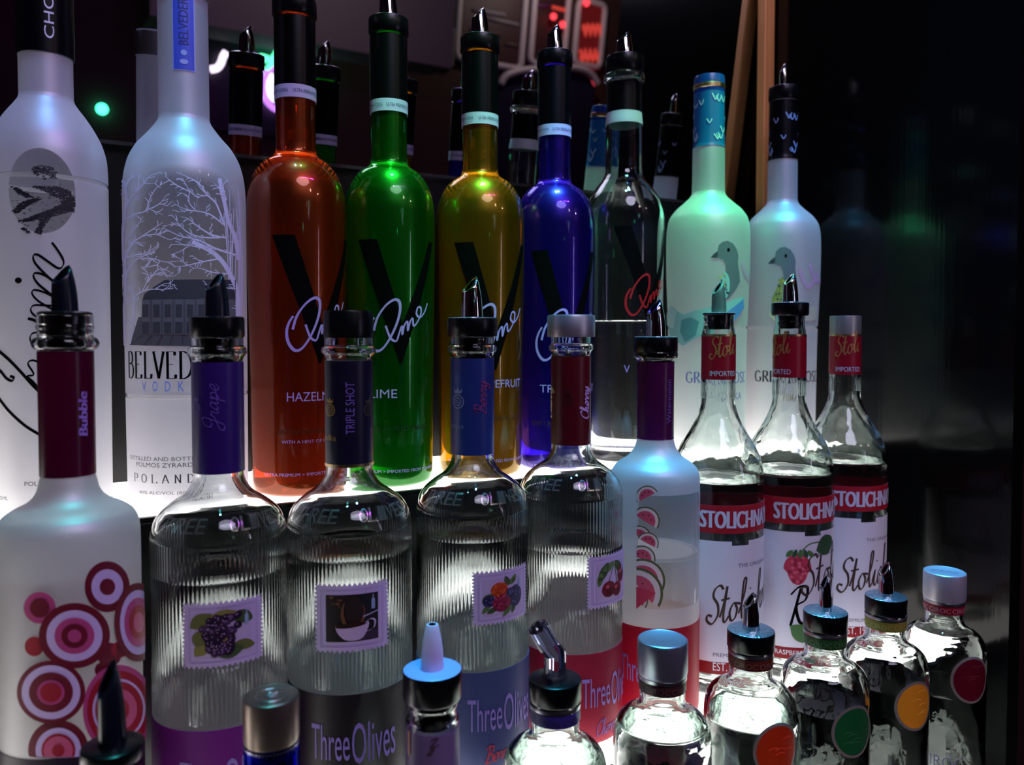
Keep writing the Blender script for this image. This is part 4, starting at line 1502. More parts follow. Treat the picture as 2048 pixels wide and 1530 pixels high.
for i, (cx_, cy2, rings) in enumerate((
        (628, 480, ((131, 150, MR), (92, 103, LV), (45, 49, MR))), (240, 600, ((91, 93, PK), (56, 57, MR))),
        (437, 762, ((199, 192, MR), (156, 150, LV), (111, 106, PK), (73, 71, MR), (38, 38, PK))), (205, 830, ((56, 58, RD),)),
        (640, 880, ((70, 72, MR),)), (602, 970, ((47, 47, MR),)), (700, 850, ((50, 48, RD),)),
        (800, 690, ((137, 232, MR), (104, 190, LV), (80, 145, PK), (55, 100, RD), (30, 60, PK2))),
        (307, 1092, ((191, 186, MR), (163, 158, LV), (122, 117, MR), (76, 73, PK), (59, 56, RD))),
        (345, 1440, ((176, 178, MR), (132, 132, LV), (98, 98, RD), (84, 84, PK2), (36, 36, RD))),
        (690, 1200, ((205, 262, PK), (180, 228, RD), (150, 180, LV), (136, 165, RD), (100, 120, PK2), (55, 70, RD))))):
    for k, (rx, ry, mt) in enumerate(rings):
        pts = [(x, min(y_, 1478)) for x, y_ in ell(cx_, cy2, rx, ry, 44)]
        sh.append((poly_tris(s1b(pts)), mt, k + (i % 3) * 6 if len(rings) > 1 else 0))
bb.pxdecal('ring_print', sh)
bb.pourer(bb.prof[-1][0] - .0005, bb.rp(56), .0025, .0285, 'black', lean=-1, rb=bb.rp(42), below=.018, wide=1.08)

# ---- ribbed bottles with a fruit stamp
OP = prof_from('mid', 945, 800, [(672, 42.5), (676, 44.5), (688, 44.5), (693, 49.5), (700, 50.5), (706, 46), (713, 43), (900, 43), (910, 43.2), (919, 44.5), (930, 50), (940, 58), (956, 81), (972, 100), (990, 111), (1006, 115), (1030, 115.5)], [])
r_ = OP[0][1]
OP = [(z, r * .975) for z, r in OP]
r_ = OP[0][1]
OP = [(0.0, r_ * .92), (0.003, r_ * .97), (0.010, r_)] + OP
RIB_DEPTH = .00055


def stamp(b, u0, v0, u1, v1, art):
    """postage stamp: scalloped pale border, picture inside; art fills the unit square"""
    n = 15
    pts = []
    W, H = u1 - u0, v1 - v0
    dpt = W * .022
    for i in range(n * 4):
        e, k = divmod(i, n)
        for q in range(4):
            t = (k + q / 4) / n
            s = dpt * cos(2 * pi * q / 4)
            pts.append({0: (u0 + t * W, v0 - s), 1: (u1 + s, v0 + t * H), 2: (u1 - t * W, v1 + s), 3: (u0 - s, v1 - t * H)}[e])
    SP = paint('stamp_paper', lin(205, 192, 228), .5)
    SL = paint('stamp_line', lin(140, 122, 190), .5)
    sh = [(poly_tris(pts), SP, 0)]
    for d, wd in ((.075, .006), (.095, .004)):
        q = rect(u0 + W * d, v0 + H * d, u1 - W * d, v1 - H * d)
        sh.append((stroke_tris(q + q[:1], W * wd, smooth=0), SL, 1))
    f = lambda P: [(u0 + W * (.15 + .70 * x), v0 + H * (.15 + .70 * y_)) for x, y_ in P]
    for P_, mt, lay in art:
        sh.append((poly_tris(f(P_)), mt, 2 + lay))
    # the tiny bottle emblem
    bt = [(.86, .66), (.93, .66), (.93, .86), (.905, .90), (.905, .97), (.885, .97), (.885, .90), (.86, .86)]
    sh.append((poly_tris(f(bt)), paint('emblem_pale', lin(150, 175, 205), .4), 6))
    o = b.decal('stamp', sh, off=.0012, step=5)
    return o


def leaf(cx_, cy2, l, wd, rot):
    c_, s_ = cos(rot), sin(rot)
    P_ = [(-.5, 0), (-.2, .42), (.15, .46), (.5, 0), (.15, -.46), (-.2, -.42)]
    P_ = catmull(P_ + P_[:1], 3)
    return [(cx_ + x * l * c_ - y_ * wd * s_, cy2 + x * l * s_ + y_ * wd * c_) for x, y_ in P_][:-1]


rg = random.Random(11)
LF = [paint('leaf_a', lin(100, 108, 46), .6), paint('leaf_b', lin(136, 134, 62), .6), paint('leaf_c', lin(58, 84, 40), .6)]


def art_grapes():
    A = [(rect(0, 0, 1, 1), paint('stamp_pale', lin(196, 182, 216), .5), 0)]
    for k, (x, y_, l, wd, r) in enumerate(((.12, .82, .5, .34, .6), (.5, .92, .5, .26, .1), (.82, .84, .44, .3, -.5), (.10, .45, .42, .3, 1.2), (.12, .2, .4, .26, .9), (.6, .1, .5, .3, .2), (.85, .2, .42, .24, -.3), (.5, .3, .4, .3, .4))):
        A.append((leaf(x, y_, l, wd, r), LF[k % 3], 1 + k % 2))
    cl = [paint('grape_a', lin(52, 30, 62), .4), paint('grape_b', lin(74, 44, 84), .4), paint('grape_c', lin(36, 20, 46), .4)]
    for k in range(80):
        y_ = rg.uniform(.08, .9)
        x = .44 + rg.uniform(-.34, .34) * (.35 + .75 * y_) * (1.15 if y_ < .7 else .9)
        A.append((ell(x, y_, .07, .07, 14), cl[k % 3], 3 + k % 3))
        A.append((ell(x - .02, y_ + .02, .018, .018, 8), paint('grape_light', lin(140, 110, 150), .4), 7))
    return A


def art_cup():
    A = [(rect(0, 0, 1, 1), paint('stamp_dark', lin(22, 15, 18), .5), 0)]
    BR = [paint('brown_a', lin(72, 44, 26), .5), paint('brown_b', lin(110, 72, 40), .5), paint('brown_c', lin(40, 24, 18), .5)]
    A.append((catmull([(.34, .33), (.28, .6), (.36, .86), (.34, .6), (.40, .36)], 3), BR[1], 2))
    A.append((catmull([(.48, .34), (.36, .62), (.50, .96), (.68, .84), (.70, .5), (.6, .34)], 3), BR[2], 1))
    A.append((catmull([(.62, .36), (.72, .6), (.68, .8), (.74, .66), (.72, .42)], 3), BR[1], 2))
    for k in range(10):
        A.append((ell(rg.uniform(.02, .3), rg.uniform(.5, .95), .04, .03, 10), BR[k % 3], 1))
    CU = paint('cup_white', lin(205, 186, 216), .4)
    A.append((catmull([(.18, .34), (.22, .2), (.34, .06), (.5, .02), (.66, .05), (.76, .18), (.80, .40), (.5, .32)], 4), CU, 3))
    A.append((ell(.48, .35, .30, .05, 20, .1), paint('coffee', lin(46, 26, 16), .4), 4))
    h = catmull([(.76, .2), (.92, .26), (.94, .42), (.84, .46), (.76, .38)], 4)
    for P_, Q_ in zip(h, h[1:]):
        A.append(([P_, Q_, (Q_[0] - .035, Q_[1] - .02), (P_[0] - .035, P_[1] - .02)], CU, 5))
    A.append(([(.70, .50), (1.0, .60), (1.0, .62), (.70, .53)], paint('spoon', lin(190, 180, 205), .3), 3))
    A.append((rect(.6, .02, 1, .2), paint('saucer_shade', lin(60, 46, 66), .5), 1))
    return A


def berry(cx_, cy2, rx, ry, cl, lay):
    A = [(ell(cx_, cy2, rx, ry, 20), cl[0], lay)]
    for k in range(18):
        a, t = rg.uniform(0, 6.28), sqrt(rg.uniform(0, .8))
        A.append((ell(cx_ + rx * t * cos(a), cy2 + ry * t * sin(a), .026, .026, 8), cl[1 + k % 2], lay + 1))
    return A


def art_berries():
    A = [(rect(0, 0, 1, 1), paint('stamp_pale', lin(196, 182, 216), .5), 0)]
    for k, (x, y_, l, wd, r) in enumerate(((.55, .9, .3, .14, 1.9), (.72, .9, .3, .15, 1.1), (.66, .86, .28, .13, .3), (.1, .5, .34, .2, .7), (.2, .16, .3, .14, .6), (.55, .08, .36, .14, .9), (.72, .12, .3, .12, 1.3), (.06, .2, .3, .12, .9))):
        A.append((leaf(x, y_, l, wd, r), (LF[2], paint('leaf_d', lin(86, 124, 60), .6))[k % 2], 1))
    st = [paint('straw_a', lin(196, 74, 30), .4), paint('straw_b', lin(220, 110, 50), .4), paint('straw_c', lin(150, 44, 26), .4)]
    ra = [paint('rasp_a', lin(138, 30, 62), .4), paint('rasp_b', lin(190, 70, 110), .4), paint('rasp_c', lin(96, 18, 46), .4)]
    bl = [paint('bluebe_a', lin(46, 42, 84), .4), paint('bluebe_b', lin(92, 92, 142), .4), paint('bluebe_c', lin(28, 24, 56), .4)]
    A += berry(.78, .44, .2, .3, bl, 2) + berry(.12, .42, .13, .16, bl, 2) + berry(.62, .56, .14, .14, bl, 3) + berry(.36, .70, .2, .2, st, 4) + berry(.42, .34, .22, .24, ra, 4)
    return A


def art_cherries():
    A = [(rect(0, 0, 1, 1), paint('stamp_pale', lin(196, 182, 216), .5), 0)]
    for k, (x, y_, l, wd, r) in enumerate(((.2, .74, .6, .24, 1.1), (.34, .84, .5, .2, .7), (.72, .82, .5, .24, -.9), (.1, .55, .4, .16, 1.4))):
        A.append((leaf(x, y_, l, wd, r), (LF[2], paint('leaf_d', lin(86, 124, 60), .6))[k % 2], 1))
    for (x, y_, rx, ry) in ((.36, .26, .21, .22), (.66, .2, .18, .2), (.84, .58, .16, .24)):
        A += [(ell(x, y_, rx, ry, 22), paint('cherry_a', lin(118, 22, 42), .35), 3), (ell(x - .05, y_ + .07, rx * .3, ry * .25, 12), paint('cherry_b', lin(196, 80, 96), .35), 4), (ell(x + .03, y_ - .06, rx * .6, ry * .5, 14), paint('cherry_c', lin(84, 12, 30), .35), 4)]
    for (x, y_) in ((.36, .46), (.66, .38), (.8, .8)):
        A.append(([(x - .012, y_), (x + .012, y_), (.56, .95), (.53, .95)], paint('stem', lin(96, 110, 62), .5), 2))
    return A


THREE = paint('pale_violet_letter', lin(150, 132, 205), .5)
EMB, nt, out = new_mat('raised_glass')
tp = node(nt, 'ShaderNodeBsdfTransparent')
g2 = node(nt, 'ShaderNodeBsdfGlossy', Roughness=0.18)
d2 = node(nt, 'ShaderNodeBsdfTranslucent')
nt.links.new(mixs(nt, 0.42, tp.outputs[0], mixs(nt, 0.5, g2.outputs[0], d2.outputs[0])), out.inputs[0])


def b_uvz(b, px, y_):
    return b.uv(px, y_)[1]


def ribbed(label, px, py, dy, liq, necklab, bodycol, trans, lowy, stamp_px, art, dx=0.0, bodytxt=(), word=None):
    b = Bottle(label, 'mid', px, py, OP, 'bottle', 'clear ribbed bottles with a fruit stamp', dy=dy, dx=dx)
    b.fine = pchip(b.prof)
    zl = LABZ if lowy is None else b_uvz(b, px, lowy)
    b.body(GLASS, wall=.0030, base=.014, seg=480, rib=(96, RIB_DEPTH, zl + .004, RZ, OP[2][1] - .0012))
    b.liquid(b.z(liq), seg=96)
    zn0, zn1 = NECK
    b.sleeve('neck_label', zn0, zn1, necklab, .0005)
    # glued label: printed sheet outside, its white back in contact with the glass
    bm = bmesh.new()
    zs = [.003] + [z for z, r in b.fine if .003 < z < zl] + [zl]
    spin(bm, [(b.r(z) - .0007, z) for z in zs], 96, mi=1)
    spin(bm, [(b.r(zs[0]) + .0001, zs[0])] + [(b.r(z) + .0006, z) for z in zs] + [(b.r(zl) + .0001, zl)], 96)
    link('body_label', bm, [paper('body_' + bodycol[0], bodycol[1], trans=trans, rough=.45), paper('label_back', (.86, .83, .83, 1), (.86, .83, .83, 1), trans=.3)], b.root, auto=50)
    # raised lettering round the shoulder
    sh = []
    Rm = b.r(ZE)
    for i, c_ in enumerate('THREE  OLIVES'):
        if c_ != ' ':
            sh.append((text_tris(c_, (-.50 + i * .17 - .55) * Rm, ZE - .004, height=.0085, width=.006, shear=.15), EMB, 0))
    b.decal('raised_lettering', sh, R=Rm, off=.0004, vstep=.002)
    (xa, ya), (xb, yb) = stamp_px
    u0, v0 = b.uv(xa, yb)
    u1, v1 = b.uv(xb, ya)
    stamp(b, u0, v0, u0 + .0485, v1, art)
    # big pale name on the body label
    us = u0 - .004
    b.decal('label_lettering', [(text_tris('Three', us, zl - .044, height=.024, width=.026), THREE, 0), (text_tris('Olives', us + .0275, zl - .047, height=.028, width=.031), THREE, 0)] + [(script_tris(s_, us + .012, zl - .068, .012, .0016, width=.024, rot=6), m_, 0) for s_, m_ in bodytxt], off=.0010)
    return b


pb_ = Bottle.__new__(Bottle)
pb_.Y, pb_.zb = ROW['mid'][1 - 1], ROW['mid'][1]
pb_.Y = 0.558
pb_.X = axis_x(945, 800, pb_.Y)
pb_.phi = atan2(-pb_.Y, -pb_.X)
pb_.prof = OP
pb_.fine = pchip(OP)
LABZ = pb_.uv(945, 1346)[1]
RZ = pb_.z(1012)
NECK = (pb_.z(905), pb_.z(716))
ZE = pb_.uv(945, 1000)[1]

GOLDPR = paint('gold_emblem', lin(190, 150, 70), .4, .4)


def crown(b, u, v, s, mt):
    """small crown over a ring emblem"""
    ring = ell(0, 0, .5, .5, 24)
    sh = [(stroke_tris([(u + x * s, v + y_ * s) for x, y_ in ring + ring[:1]], s * .10, smooth=0), mt, 0), (stroke_tris([(u + x * s * .6, v + y_ * s * .6) for x, y_ in ring + ring[:1]], s * .07, smooth=0), mt, 0)]
    sh.append((poly_tris([(u - .3 * s, v + .62 * s), (u + .3 * s, v + .62 * s), (u + .42 * s, v + 1.0 * s), (u + .16 * s, v + .8 * s), (u, v + 1.08 * s), (u - .16 * s, v + .8 * s), (u - .42 * s, v + 1.0 * s)]), mt, 0))
    sh.append((text_tris('Gr', u - .18 * s, v - .14 * s, height=.28 * s), mt, 0))
    return sh


gr = ribbed('clear ribbed bottle with the grape stamp, purple neck and black pourer', 436, 800, 0.009, 1136, paper('purple_neck', lin(58, 28, 122), trans=.2, rough=.35), ('purple', lin(150, 48, 160)), .45, 1460, ((370, 1182), (537, 1334)), art_grapes())
R = gr.rp(55)
u, v = gr.uv(437, 860)
gr.decal('neck_lettering', [(script_tris('Grape', u, v, .010, .0011, width=.030, rot=90), paint('violet_print_b', lin(105, 75, 175), .5), 0)] + crown(gr, gr.uv(394, 815)[0], gr.uv(394, 815)[1], .007, paint('violet_print_b', lin(105, 75, 175), .5)), R=gr.r(gr.z(800)), off=.0010)
gr.pourer(gr.prof[-1][0] - .001, gr.rp(56), .0145, .030, 'black', lean=-1, rb=gr.r(gr.prof[-1][0]) * .72, below=.016)

tr = ribbed('clear ribbed bottle with the coffee cup stamp and a black cap', 698, 800, -0.008, 1096, paper('black_neck', lin(22, 18, 44), trans=.05, rough=.35), ('black', lin(18, 10, 18)), .04, 1390, ((634, 1157), (774, 1300)), art_cup())
u, v = tr.uv(709, 868)
tr.decal('neck_lettering', [(text_tris('TRIPLE SHOT', u, v, height=.0058, width=.036, rot=90), paint('violet_print_c', lin(120, 100, 190), .5), 0)] + crown(tr, tr.uv(662, 820)[0], tr.uv(662, 820)[1], .008, GOLDPR) + crown(tr, tr.uv(735, 820)[0], tr.uv(735, 820)[1], .008, paint('dark_gold', lin(74, 58, 40), .5)) +
         [(text_tris('vodka', tr.uv(652, 878)[0], tr.uv(652, 878)[1], height=.004), GOLDPR, 0)], R=tr.r(tr.z(800)), off=.0010)
zz = tr.prof[-1][0]
rr = tr.rp(50)
tr.sleeve('neck_rim', NECK[0], NECK[0] + .002, GOLD, .0009)
tr.lathe('cap', [(0, zz - .001), (rr * .98, zz - .001), (rr, zz + .001), (rr, zz + .0165), (rr * .97, zz + .018), (0, zz + .018)], BLACK)

be = ribbed('clear ribbed bottle with the mixed berry stamp and a blue neck', 945, 800, -0.002, 1062, paper('blue_neck', lin(38, 60, 132), trans=.15, rough=.35), ('blue', lin(74, 88, 138)), .30, 1346, ((946, 1118), (1055, 1250)), art_berries(), bodytxt=(('Berry', paint('berry_red', lin(170, 40, 66), .5)),))
u, v = be.uv(971, 830)
be.decal('neck_lettering', [(script_tris('Berry', u, v, .0095, .0015, width=.026, rot=90), paint('berry_violet', lin(120, 50, 120), .5), 0)] + crown(be, be.uv(917, 803)[0], be.uv(917, 803)[1], .010, paint('pale_emblem', lin(120, 130, 175), .5)) +
         [(text_tris('vodka', be.uv(905, 854)[0], be.uv(905, 854)[1], height=.004), paint('pale_emblem', lin(120, 130, 175), .5), 0)], R=be.r(be.z(800)), off=.0010)
be.pourer(be.prof[-1][0] - .001, be.rp(50), .0155, .032, 'chrome', lean=-1, rb=be.r(be.prof[-1][0]) * .72, below=.016, wide=.96)

cb = ribbed('clear ribbed bottle with the cherry stamp, dark red neck and silver cap', 1142, 800, 0.005, 1086, paper('red_neck', lin(98, 16, 30), trans=.2, rough=.35), ('red', lin(200, 42, 74)), .50, 1310, ((1174, 1090), (1250, 1218)), art_cherries(), bodytxt=(('Cherry', paint('cherry_violet', lin(120, 50, 130), .5)),))
u, v = cb.uv(1175, 838)
cp = paint('pale_cherry_print', lin(205, 170, 225), .5)
cb.decal('neck_lettering', [(script_tris('Cherry', u, v, .0085, .0016, width=.027, rot=90), cp, 0), (script_tris('Cherry', cb.uv(1106, 838)[0], v, .0085, .0016, width=.027, rot=90), paint('cream_print', lin(225, 205, 160), .5), 0)] + crown(cb, cb.uv(1135, 800)[0], cb.uv(1135, 800)[1], .009, paint('dark_emblem', lin(70, 20, 26), .5)), R=cb.r(cb.z(800)), off=.0010)
zz = cb.prof[-1][0]
rr = cb.rp(48)
cb.lathe('cap', [(0, zz - .001), (rr * .98, zz - .001), (rr, zz + .001), (rr, zz + .0155), (rr * .97, zz + .0172), (rr * .9, zz + .0175), (0, zz + .0175)], paint('satin_silver', (.55, .52, .56, 1), .38, .85))

# ---- frosted bottle with melon slices
P = prof_from('mid', 1311, 800, [(703, 43), (707, 44.5), (714, 44), (719, 38.5), (724, 36.4), (872, 36), (880, 37.5), (890, 40), (904, 48), (914, 58), (923, 72), (932, 82), (942, 87.5), (955, 89.5), (990, 90)], [], dy=-0.004)
r_ = P[0][1]
P = [(0.0, r_ * .93), (0.003, r_ * .98), (0.010, r_)] + P
wm = Bottle('frosted bottle with printed melon slices, between the cherry stamp and the red-banded bottles', 'mid', 1311, 800, P, dy=-0.004)
wm.fine = pchip(wm.prof)
zl = wm.uv(1320, 1258)[1]
qa, qb = wm.uv(1276, 1110), wm.uv(1398, 1110)
vt, vb = wm.uv(1330, 992)[1], wm.uv(1330, 1219)[1]
R = wm.r(.1)
wm.body(frosted('frosted_glass_melon', FROST_PINK, windows=[(wm.phi + (qa[0] + qb[0]) / 2 / R, (vt + vb) / 2, (qb[0] - qa[0]) / 2, (vt - vb) / 2, R, 12.0)]), open_base=True, ztop=wm.z(868))
outp = [(r, z) for z, r in wm.fine if z >= wm.z(726)]
bm = bmesh.new()
spin(bm, outp + [(wm.rp(30), z) for r, z in reversed(outp)] + [outp[0]], 64)
bmesh.ops.recalc_face_normals(bm, faces=bm.faces)
link('mouth', bm, GLASS, wm.root)['label'] = 'clear glass mouth'
wm.level(wm.uv(1320, 1124)[1], frosted('frosted_drink_m', (0.95, 0.93, 0.93, 1)), disc=True)
wm.sleeve('neck_label', wm.z(876), wm.z(723), paper('violet_red_neck', lin(92, 26, 84), trans=.35, rough=.25), .0005)
wm.sleeve('body_label', .004, zl, paper('melon_red_label', lin(190, 26, 52), trans=.45), .0006)
RND, WHT, MEL, SEED = paint('rind_green', lin(92, 104, 56), .5), paint('rind_white', lin(225, 215, 205), .5), paint('melon_pink', lin(208, 82, 104), .5), paint('seed', lin(40, 16, 20), .5)
sh = []
s4 = lambda pts: [(1240 + x / 4.781, 950 + y_ / 4.781) for x, y_ in pts]
for i, (cx_, cy2, rad_, rot, lab_) in enumerate(((262, 210, 110, -.5, 0), (240, 440, 140, .55, 1), (180, 600, 120, .3, 0), (265, 650, 105, .5, 1), (210, 800, 130, .2, 0), (215, 1010, 215, .45, 1), (160, 1130, 250, .55, 0), (150, 1200, 120, .6, 1))):
    def half(rr_):
        P_ = [(cx_ + rr_ * cos(pi * k / 18 + pi + rot), cy2 + rr_ * sin(pi * k / 18 + pi + rot)) for k in range(19)]
        return [(max(163, x), min(y_, 1275)) for x, y_ in P_]
    sh += [(poly_tris(s4(half(rad_))), RND, i * 4), (poly_tris(s4(half(rad_ * .90))), WHT, i * 4 + 1), (poly_tris(s4(half(rad_ * .70))), MEL, i * 4 + 2)]
    for k in range(3):
        a = pi + rot + pi * (k + 1) / 4
        x, y_ = cx_ + rad_ * .45 * cos(a), cy2 + rad_ * .45 * sin(a)
        if x > 175:
            sh.append((poly_tris(s4(ell(x, y_, 6, 10, 8))), SEED, i * 4 + 3))
sh.append((poly_tris(s4([(163, 1060), (345, 1120), (163, 1275)])), paint('melon_red', lin(205, 52, 80), .5), 34))
sh = [(t, m_, l_ * .3) for t, m_, l_ in sh]
wm.pxdecal('melon_print', sh)
u, v = wm.uv(1340, 846)
wm.decal('neck_lettering', [(text_tris('Watermelon', u, v, height=.0048, width=.038, rot=90), paint('violet_print_c', lin(120, 100, 190), .5), 0)], R=wm.r(wm.z(800)), off=.0010)
wm.decal('label_lettering', [(text_tris('Three', -.03, zl - .048, height=.022, width=.024), THREE, 0), (text_tris('Olives', -.004, zl - .051, height=.026, width=.028), THREE, 0)], off=.001)
wm.pourer(wm.prof[-1][0] - .001, wm.rp(44), .0145, .033, 'chrome', lean=-1, rb=wm.rp(31), below=.014)

# ---- three red-banded bottles
SP_ = prof_from('mid', 1437, 720, [(628, 31), (631, 32), (640, 31.3), (651, 31.8), (661, 33.6), (672, 34.4), (805, 34.8), (816, 36.6), (826, 39.5), (838, 44), (868, 60), (895, 77), (922, 89), (945, 93.5), (975, 95)], [])
r_ = SP_[0][1]
SP_ = [(0.0, r_ * .92), (0.003, r_ * .97), (0.010, r_)] + SP_
REDB, WHL, STRIP = paint('red_band', lin(172, 22, 40), .4), paper('white_label', lin(243, 240, 246), trans=.2, rough=.5), paint('red_strip', lin(176, 28, 40), .45)
SCR = paint('bronze_ink', lin(66, 46, 38), .45)


def banded(label, px, dy, kind, level, sx_px):
    b = Bottle(label, 'mid', px, 720, SP_, 'bottle', 'clear bottles with a red band and white label', dy=dy)
    b.fine = pchip(b.prof)
    b.body(GLASSW, wall=.0028, base=.012, seg=96)
    b.liquid(SZ['level'] + level, seg=72)
    R = b.r(.1)
    zt, zb = SZ['neck']
    b.sleeve('neck_label', zb, zt, paper('red_sleeve', lin(158, 14, 38), trans=.2, rough=.35), .0005)
    b.sleeve('neck_rim', zt, zt + .0022, GOLD, .0006)
    b.decal('ribbed_collar', [(t, GLASS, 0) for t in [poly_tris(rect(-.045 + k * .0026, zb - .018, -.045 + k * .0026 + .0011, zb - .003)) for k in range(36)]], R=b.r(zb - .01), off=.0006, step=40)
    b.sleeve('band', SZ['band'][0], SZ['band'][1], REDB, .0005, seg=96)
    us, _ = b.uv(sx_px, 1040)
    wd = .083
    bt = SZ['band']
    hh = (bt[1] - bt[0]) * .62
    b.decal('band_lettering', [(text_tris('STOLICHNAYA', us, bt[0] + (bt[1] - bt[0]) * .19, height=hh, width=wd, fatten=.0008), paint('silver_print', lin(205, 208, 220), .4), 0)], R=R, off=.0011)
    # white label wraps the front three quarters
    zt2, zb2, zs = SZ['white']
    hw = R * 2.2
    n = [(us - .016 - .02 + .0, zb2), (hw, zb2), (hw, zt2), (us + .045, zt2), (us + .045, zt2 - .004), (us + .028, zt2 - .004), (us + .028, zt2), (us - .036, zt2)]
    sh = [(poly_tris(n), WHL, 0), (poly_tris(rect(us - .036, zs, hw, zb2)), STRIP, 1)]
    sh.append((poly_tris(rect(us - .036, zb2, hw, zs)), STRIP, 1))
    sm = paint('fine_print', lin(96, 92, 108), .5)
    sh.append((text_tris('THE ORIGINAL', us + .034, zt2 - .024, height=.0034, width=.040), sm, 1))
    if kind == 'plain':
        sh.append((script_tris('Stolichnaya', us + .006, zt2 - .078, .034, .0026, width=.105, rot=12, shear=.3), SCR, 1))
        sh.append((text_tris('PREMIUM VODKA', us + .012, zt2 - .107, height=.0034, width=.044), sm, 1))
        sh.append((text_tris('EST. 1938', us + .012, zb2 + .0035, height=.0075, width=.030), WHITEINK, 2))
    else:
        sh.append((script_tris('Stoli', us + .026, zt2 - .062, .036, .0026, width=.05, rot=14, shear=.3), SCR, 1))
        sh.append((script_tris('Razberi', us + .010, zt2 - .092, .038, .0032, width=.085, rot=6, shear=.3), INK, 1))
        RS = [paint('rasp_label_a', lin(196, 52, 78), .5), paint('rasp_label_b', lin(222, 96, 116), .5), paint('rasp_label_c', lin(160, 30, 58), .5)]
        c0 = (us + .022, zt2 - .036)
        sh.append((poly_tris([(c0[0] + x * .0125 * (1.05 - .28 * (y_ < 0)), c0[1] + y_ * .015) for x, y_ in ell(0, 0, 1, 1, 24)]), RS[0], 1))
        rnd = random.Random(5)
        for k in range(36):
            a, t_ = rnd.uniform(0, 6.28), sqrt(rnd.uniform(0, .9))
            sh.append((poly_tris(ell(c0[0] + .0105 * t_ * cos(a), c0[1] + .0135 * t_ * sin(a), .0017, .0017, 8)), RS[1 + k % 2], 2))
        G = [paint('label_leaf', lin(74, 116, 58), .55), paint('label_leaf_dark', lin(44, 82, 46), .55)]
        for k in range(5):
            sh.append((poly_tris(leaf(c0[0] + .002 + .005 * (k - 2), c0[1] + .0150, .009, .0045, pi / 2 + (k - 2) * .35)), G[k % 2], 3))
        sh.append((stroke_tris([(c0[0] + .002, c0[1] + .016), (c0[0] + .010, c0[1] + .024), (c0[0] + .022, c0[1] + .026)], .0012), G[0], 2))
        sh += [(poly_tris(leaf(c0[0] + .030, c0[1] + .022, .026, .020, .35)), G[1], 3), (poly_tris(leaf(us + .026, zt2 - .098, .026, .017, -.6)), G[0], 2), (poly_tris(leaf(us + .036, zt2 - .108, .018, .012, .5)), G[1], 2)]
        sh.append((text_tris('RASPBERRY FLAVORED', us + .002, zb2 + .004, height=.0046, width=.060), WHITEINK, 2))
    b.decal('front_label', sh, R=R, off=.0005, step=5)
    # gold signature on the neck
    un = b.uv({1437: 1420, 1579: 1545, 1690: 1672}[px], 712)[0]
    gp = paint('copper_print', lin(196, 132, 74), .4, .5)
    nl = [(script_tris('Stoli', un, zb + .019, .020, .0016, width=.025, rot=14, shear=.3), gp, 0), (text_tris('IMPORTED', un + .0005, zb + .0035, height=.0048, width=.025), paint('silver_print', lin(205, 208, 220), .4), 0)]
    nl += [(script_tris('Stoli', un + .055, zb + .019, .020, .0016, width=.025, rot=14, shear=.3), gp, 0), (text_tris('IMPORTED', un + .0555, zb + .0035, height=.0048, width=.025), paint('silver_print', lin(205, 208, 220), .4), 0)]
    b.decal('neck_lettering', nl, R=b.r(zb + .02), off=.0010)
    # raised seal on the shoulder
    zq = SZ['seal']
    rq = b.r(zq)
    rr = [ell(0, 0, .014, .016, 28)]
    sh = [(stroke_tris([(us + .052 + x, zq + y_) for x, y_ in q + q[:1]], .0018, smooth=0), EMB, 0) for q in rr]
    sh += [(script_tris('Stoli', us + .044, zq - .006, .012, .0016, width=.017), EMB, 0)]
    b.decal('raised_seal', sh, R=rq, off=.0004, vstep=.004)
    return b


pp = Bottle.__new__(Bottle)
pp.Y, pp.zb = 0.56, ROW['mid'][1]
pp.X = axis_x(1437, 720, .56)
pp.phi = atan2(-pp.Y, -pp.X)
pp.prof = SP_
pp.fine = pchip(SP_)
SZ = {'neck': (pp.z(673), pp.z(760)), 'band': (pp.uv(1450, 1077)[1], pp.uv(1450, 1020)[1]), 'white': (pp.uv(1450, 1093)[1], pp.uv(1450, 1366)[1], pp.uv(1450, 1341)[1]), 'seal': pp.uv(1470, 895)[1], 'level': pp.uv(1450, 975)[1]}
t1 = banded('clear bottle with red band, white label and a green-lit spout, next to the melon bottle', 1437, 0.013, 'plain', -.002, 1402)
zz = t1.prof[-1][0]
t1.pourer(zz - .0006, t1.rp(33), .0026, .030, 'green', lean=-1, rb=t1.rp(24), below=.014, wide=1.0)
t2 = banded('clear bottle with red band and a raspberry on its white label, middle of the three', 1579, 0.004, 'berry', .0, 1549)
t2.pourer(t2.prof[-1][0] - .0006, t2.rp(38), .0135, .029, 'chrome', lean=-1, rb=t2.rp(24), below=.013, wide=.95)
t3 = banded('clear bottle with red band, white label and a ribbed gold-grey cap, third from the black panel side', 1690, 0.014, 'plain', .002, 1664)
t3.root['label'] = 'clear bottle with red band, white label and a gold-grey screw cap, at the right end'
zz = t3.prof[-1][0]
rr = t3.rp(32)
bm = bmesh.new()
spin(bm, [(0, zz - .02), (rr, zz - .02), (rr, zz - .001), (rr * .98, zz + .0005), (0, zz + .0005)], 144, rib=(48, .0006, zz - .018, zz - .003))
bmesh.ops.recalc_face_normals(bm, faces=bm.faces)
link('cap', bm, paint('gold_grey_cap', (.42, .37, .33, 1), .38, .8), t3.root, auto=40)

# ================================================================ FRONT ROW
LOW = [(0.0, .029), (0.003, .0315), (0.010, .033), (0.17, .034)]


def front_prof(px, py, lst, low=LOW):
    return prof_from('front', px, py, lst, low)


DARKGLASS = glass('dark_smoky_glass', (.12, .10, .14, 1), 1.5)
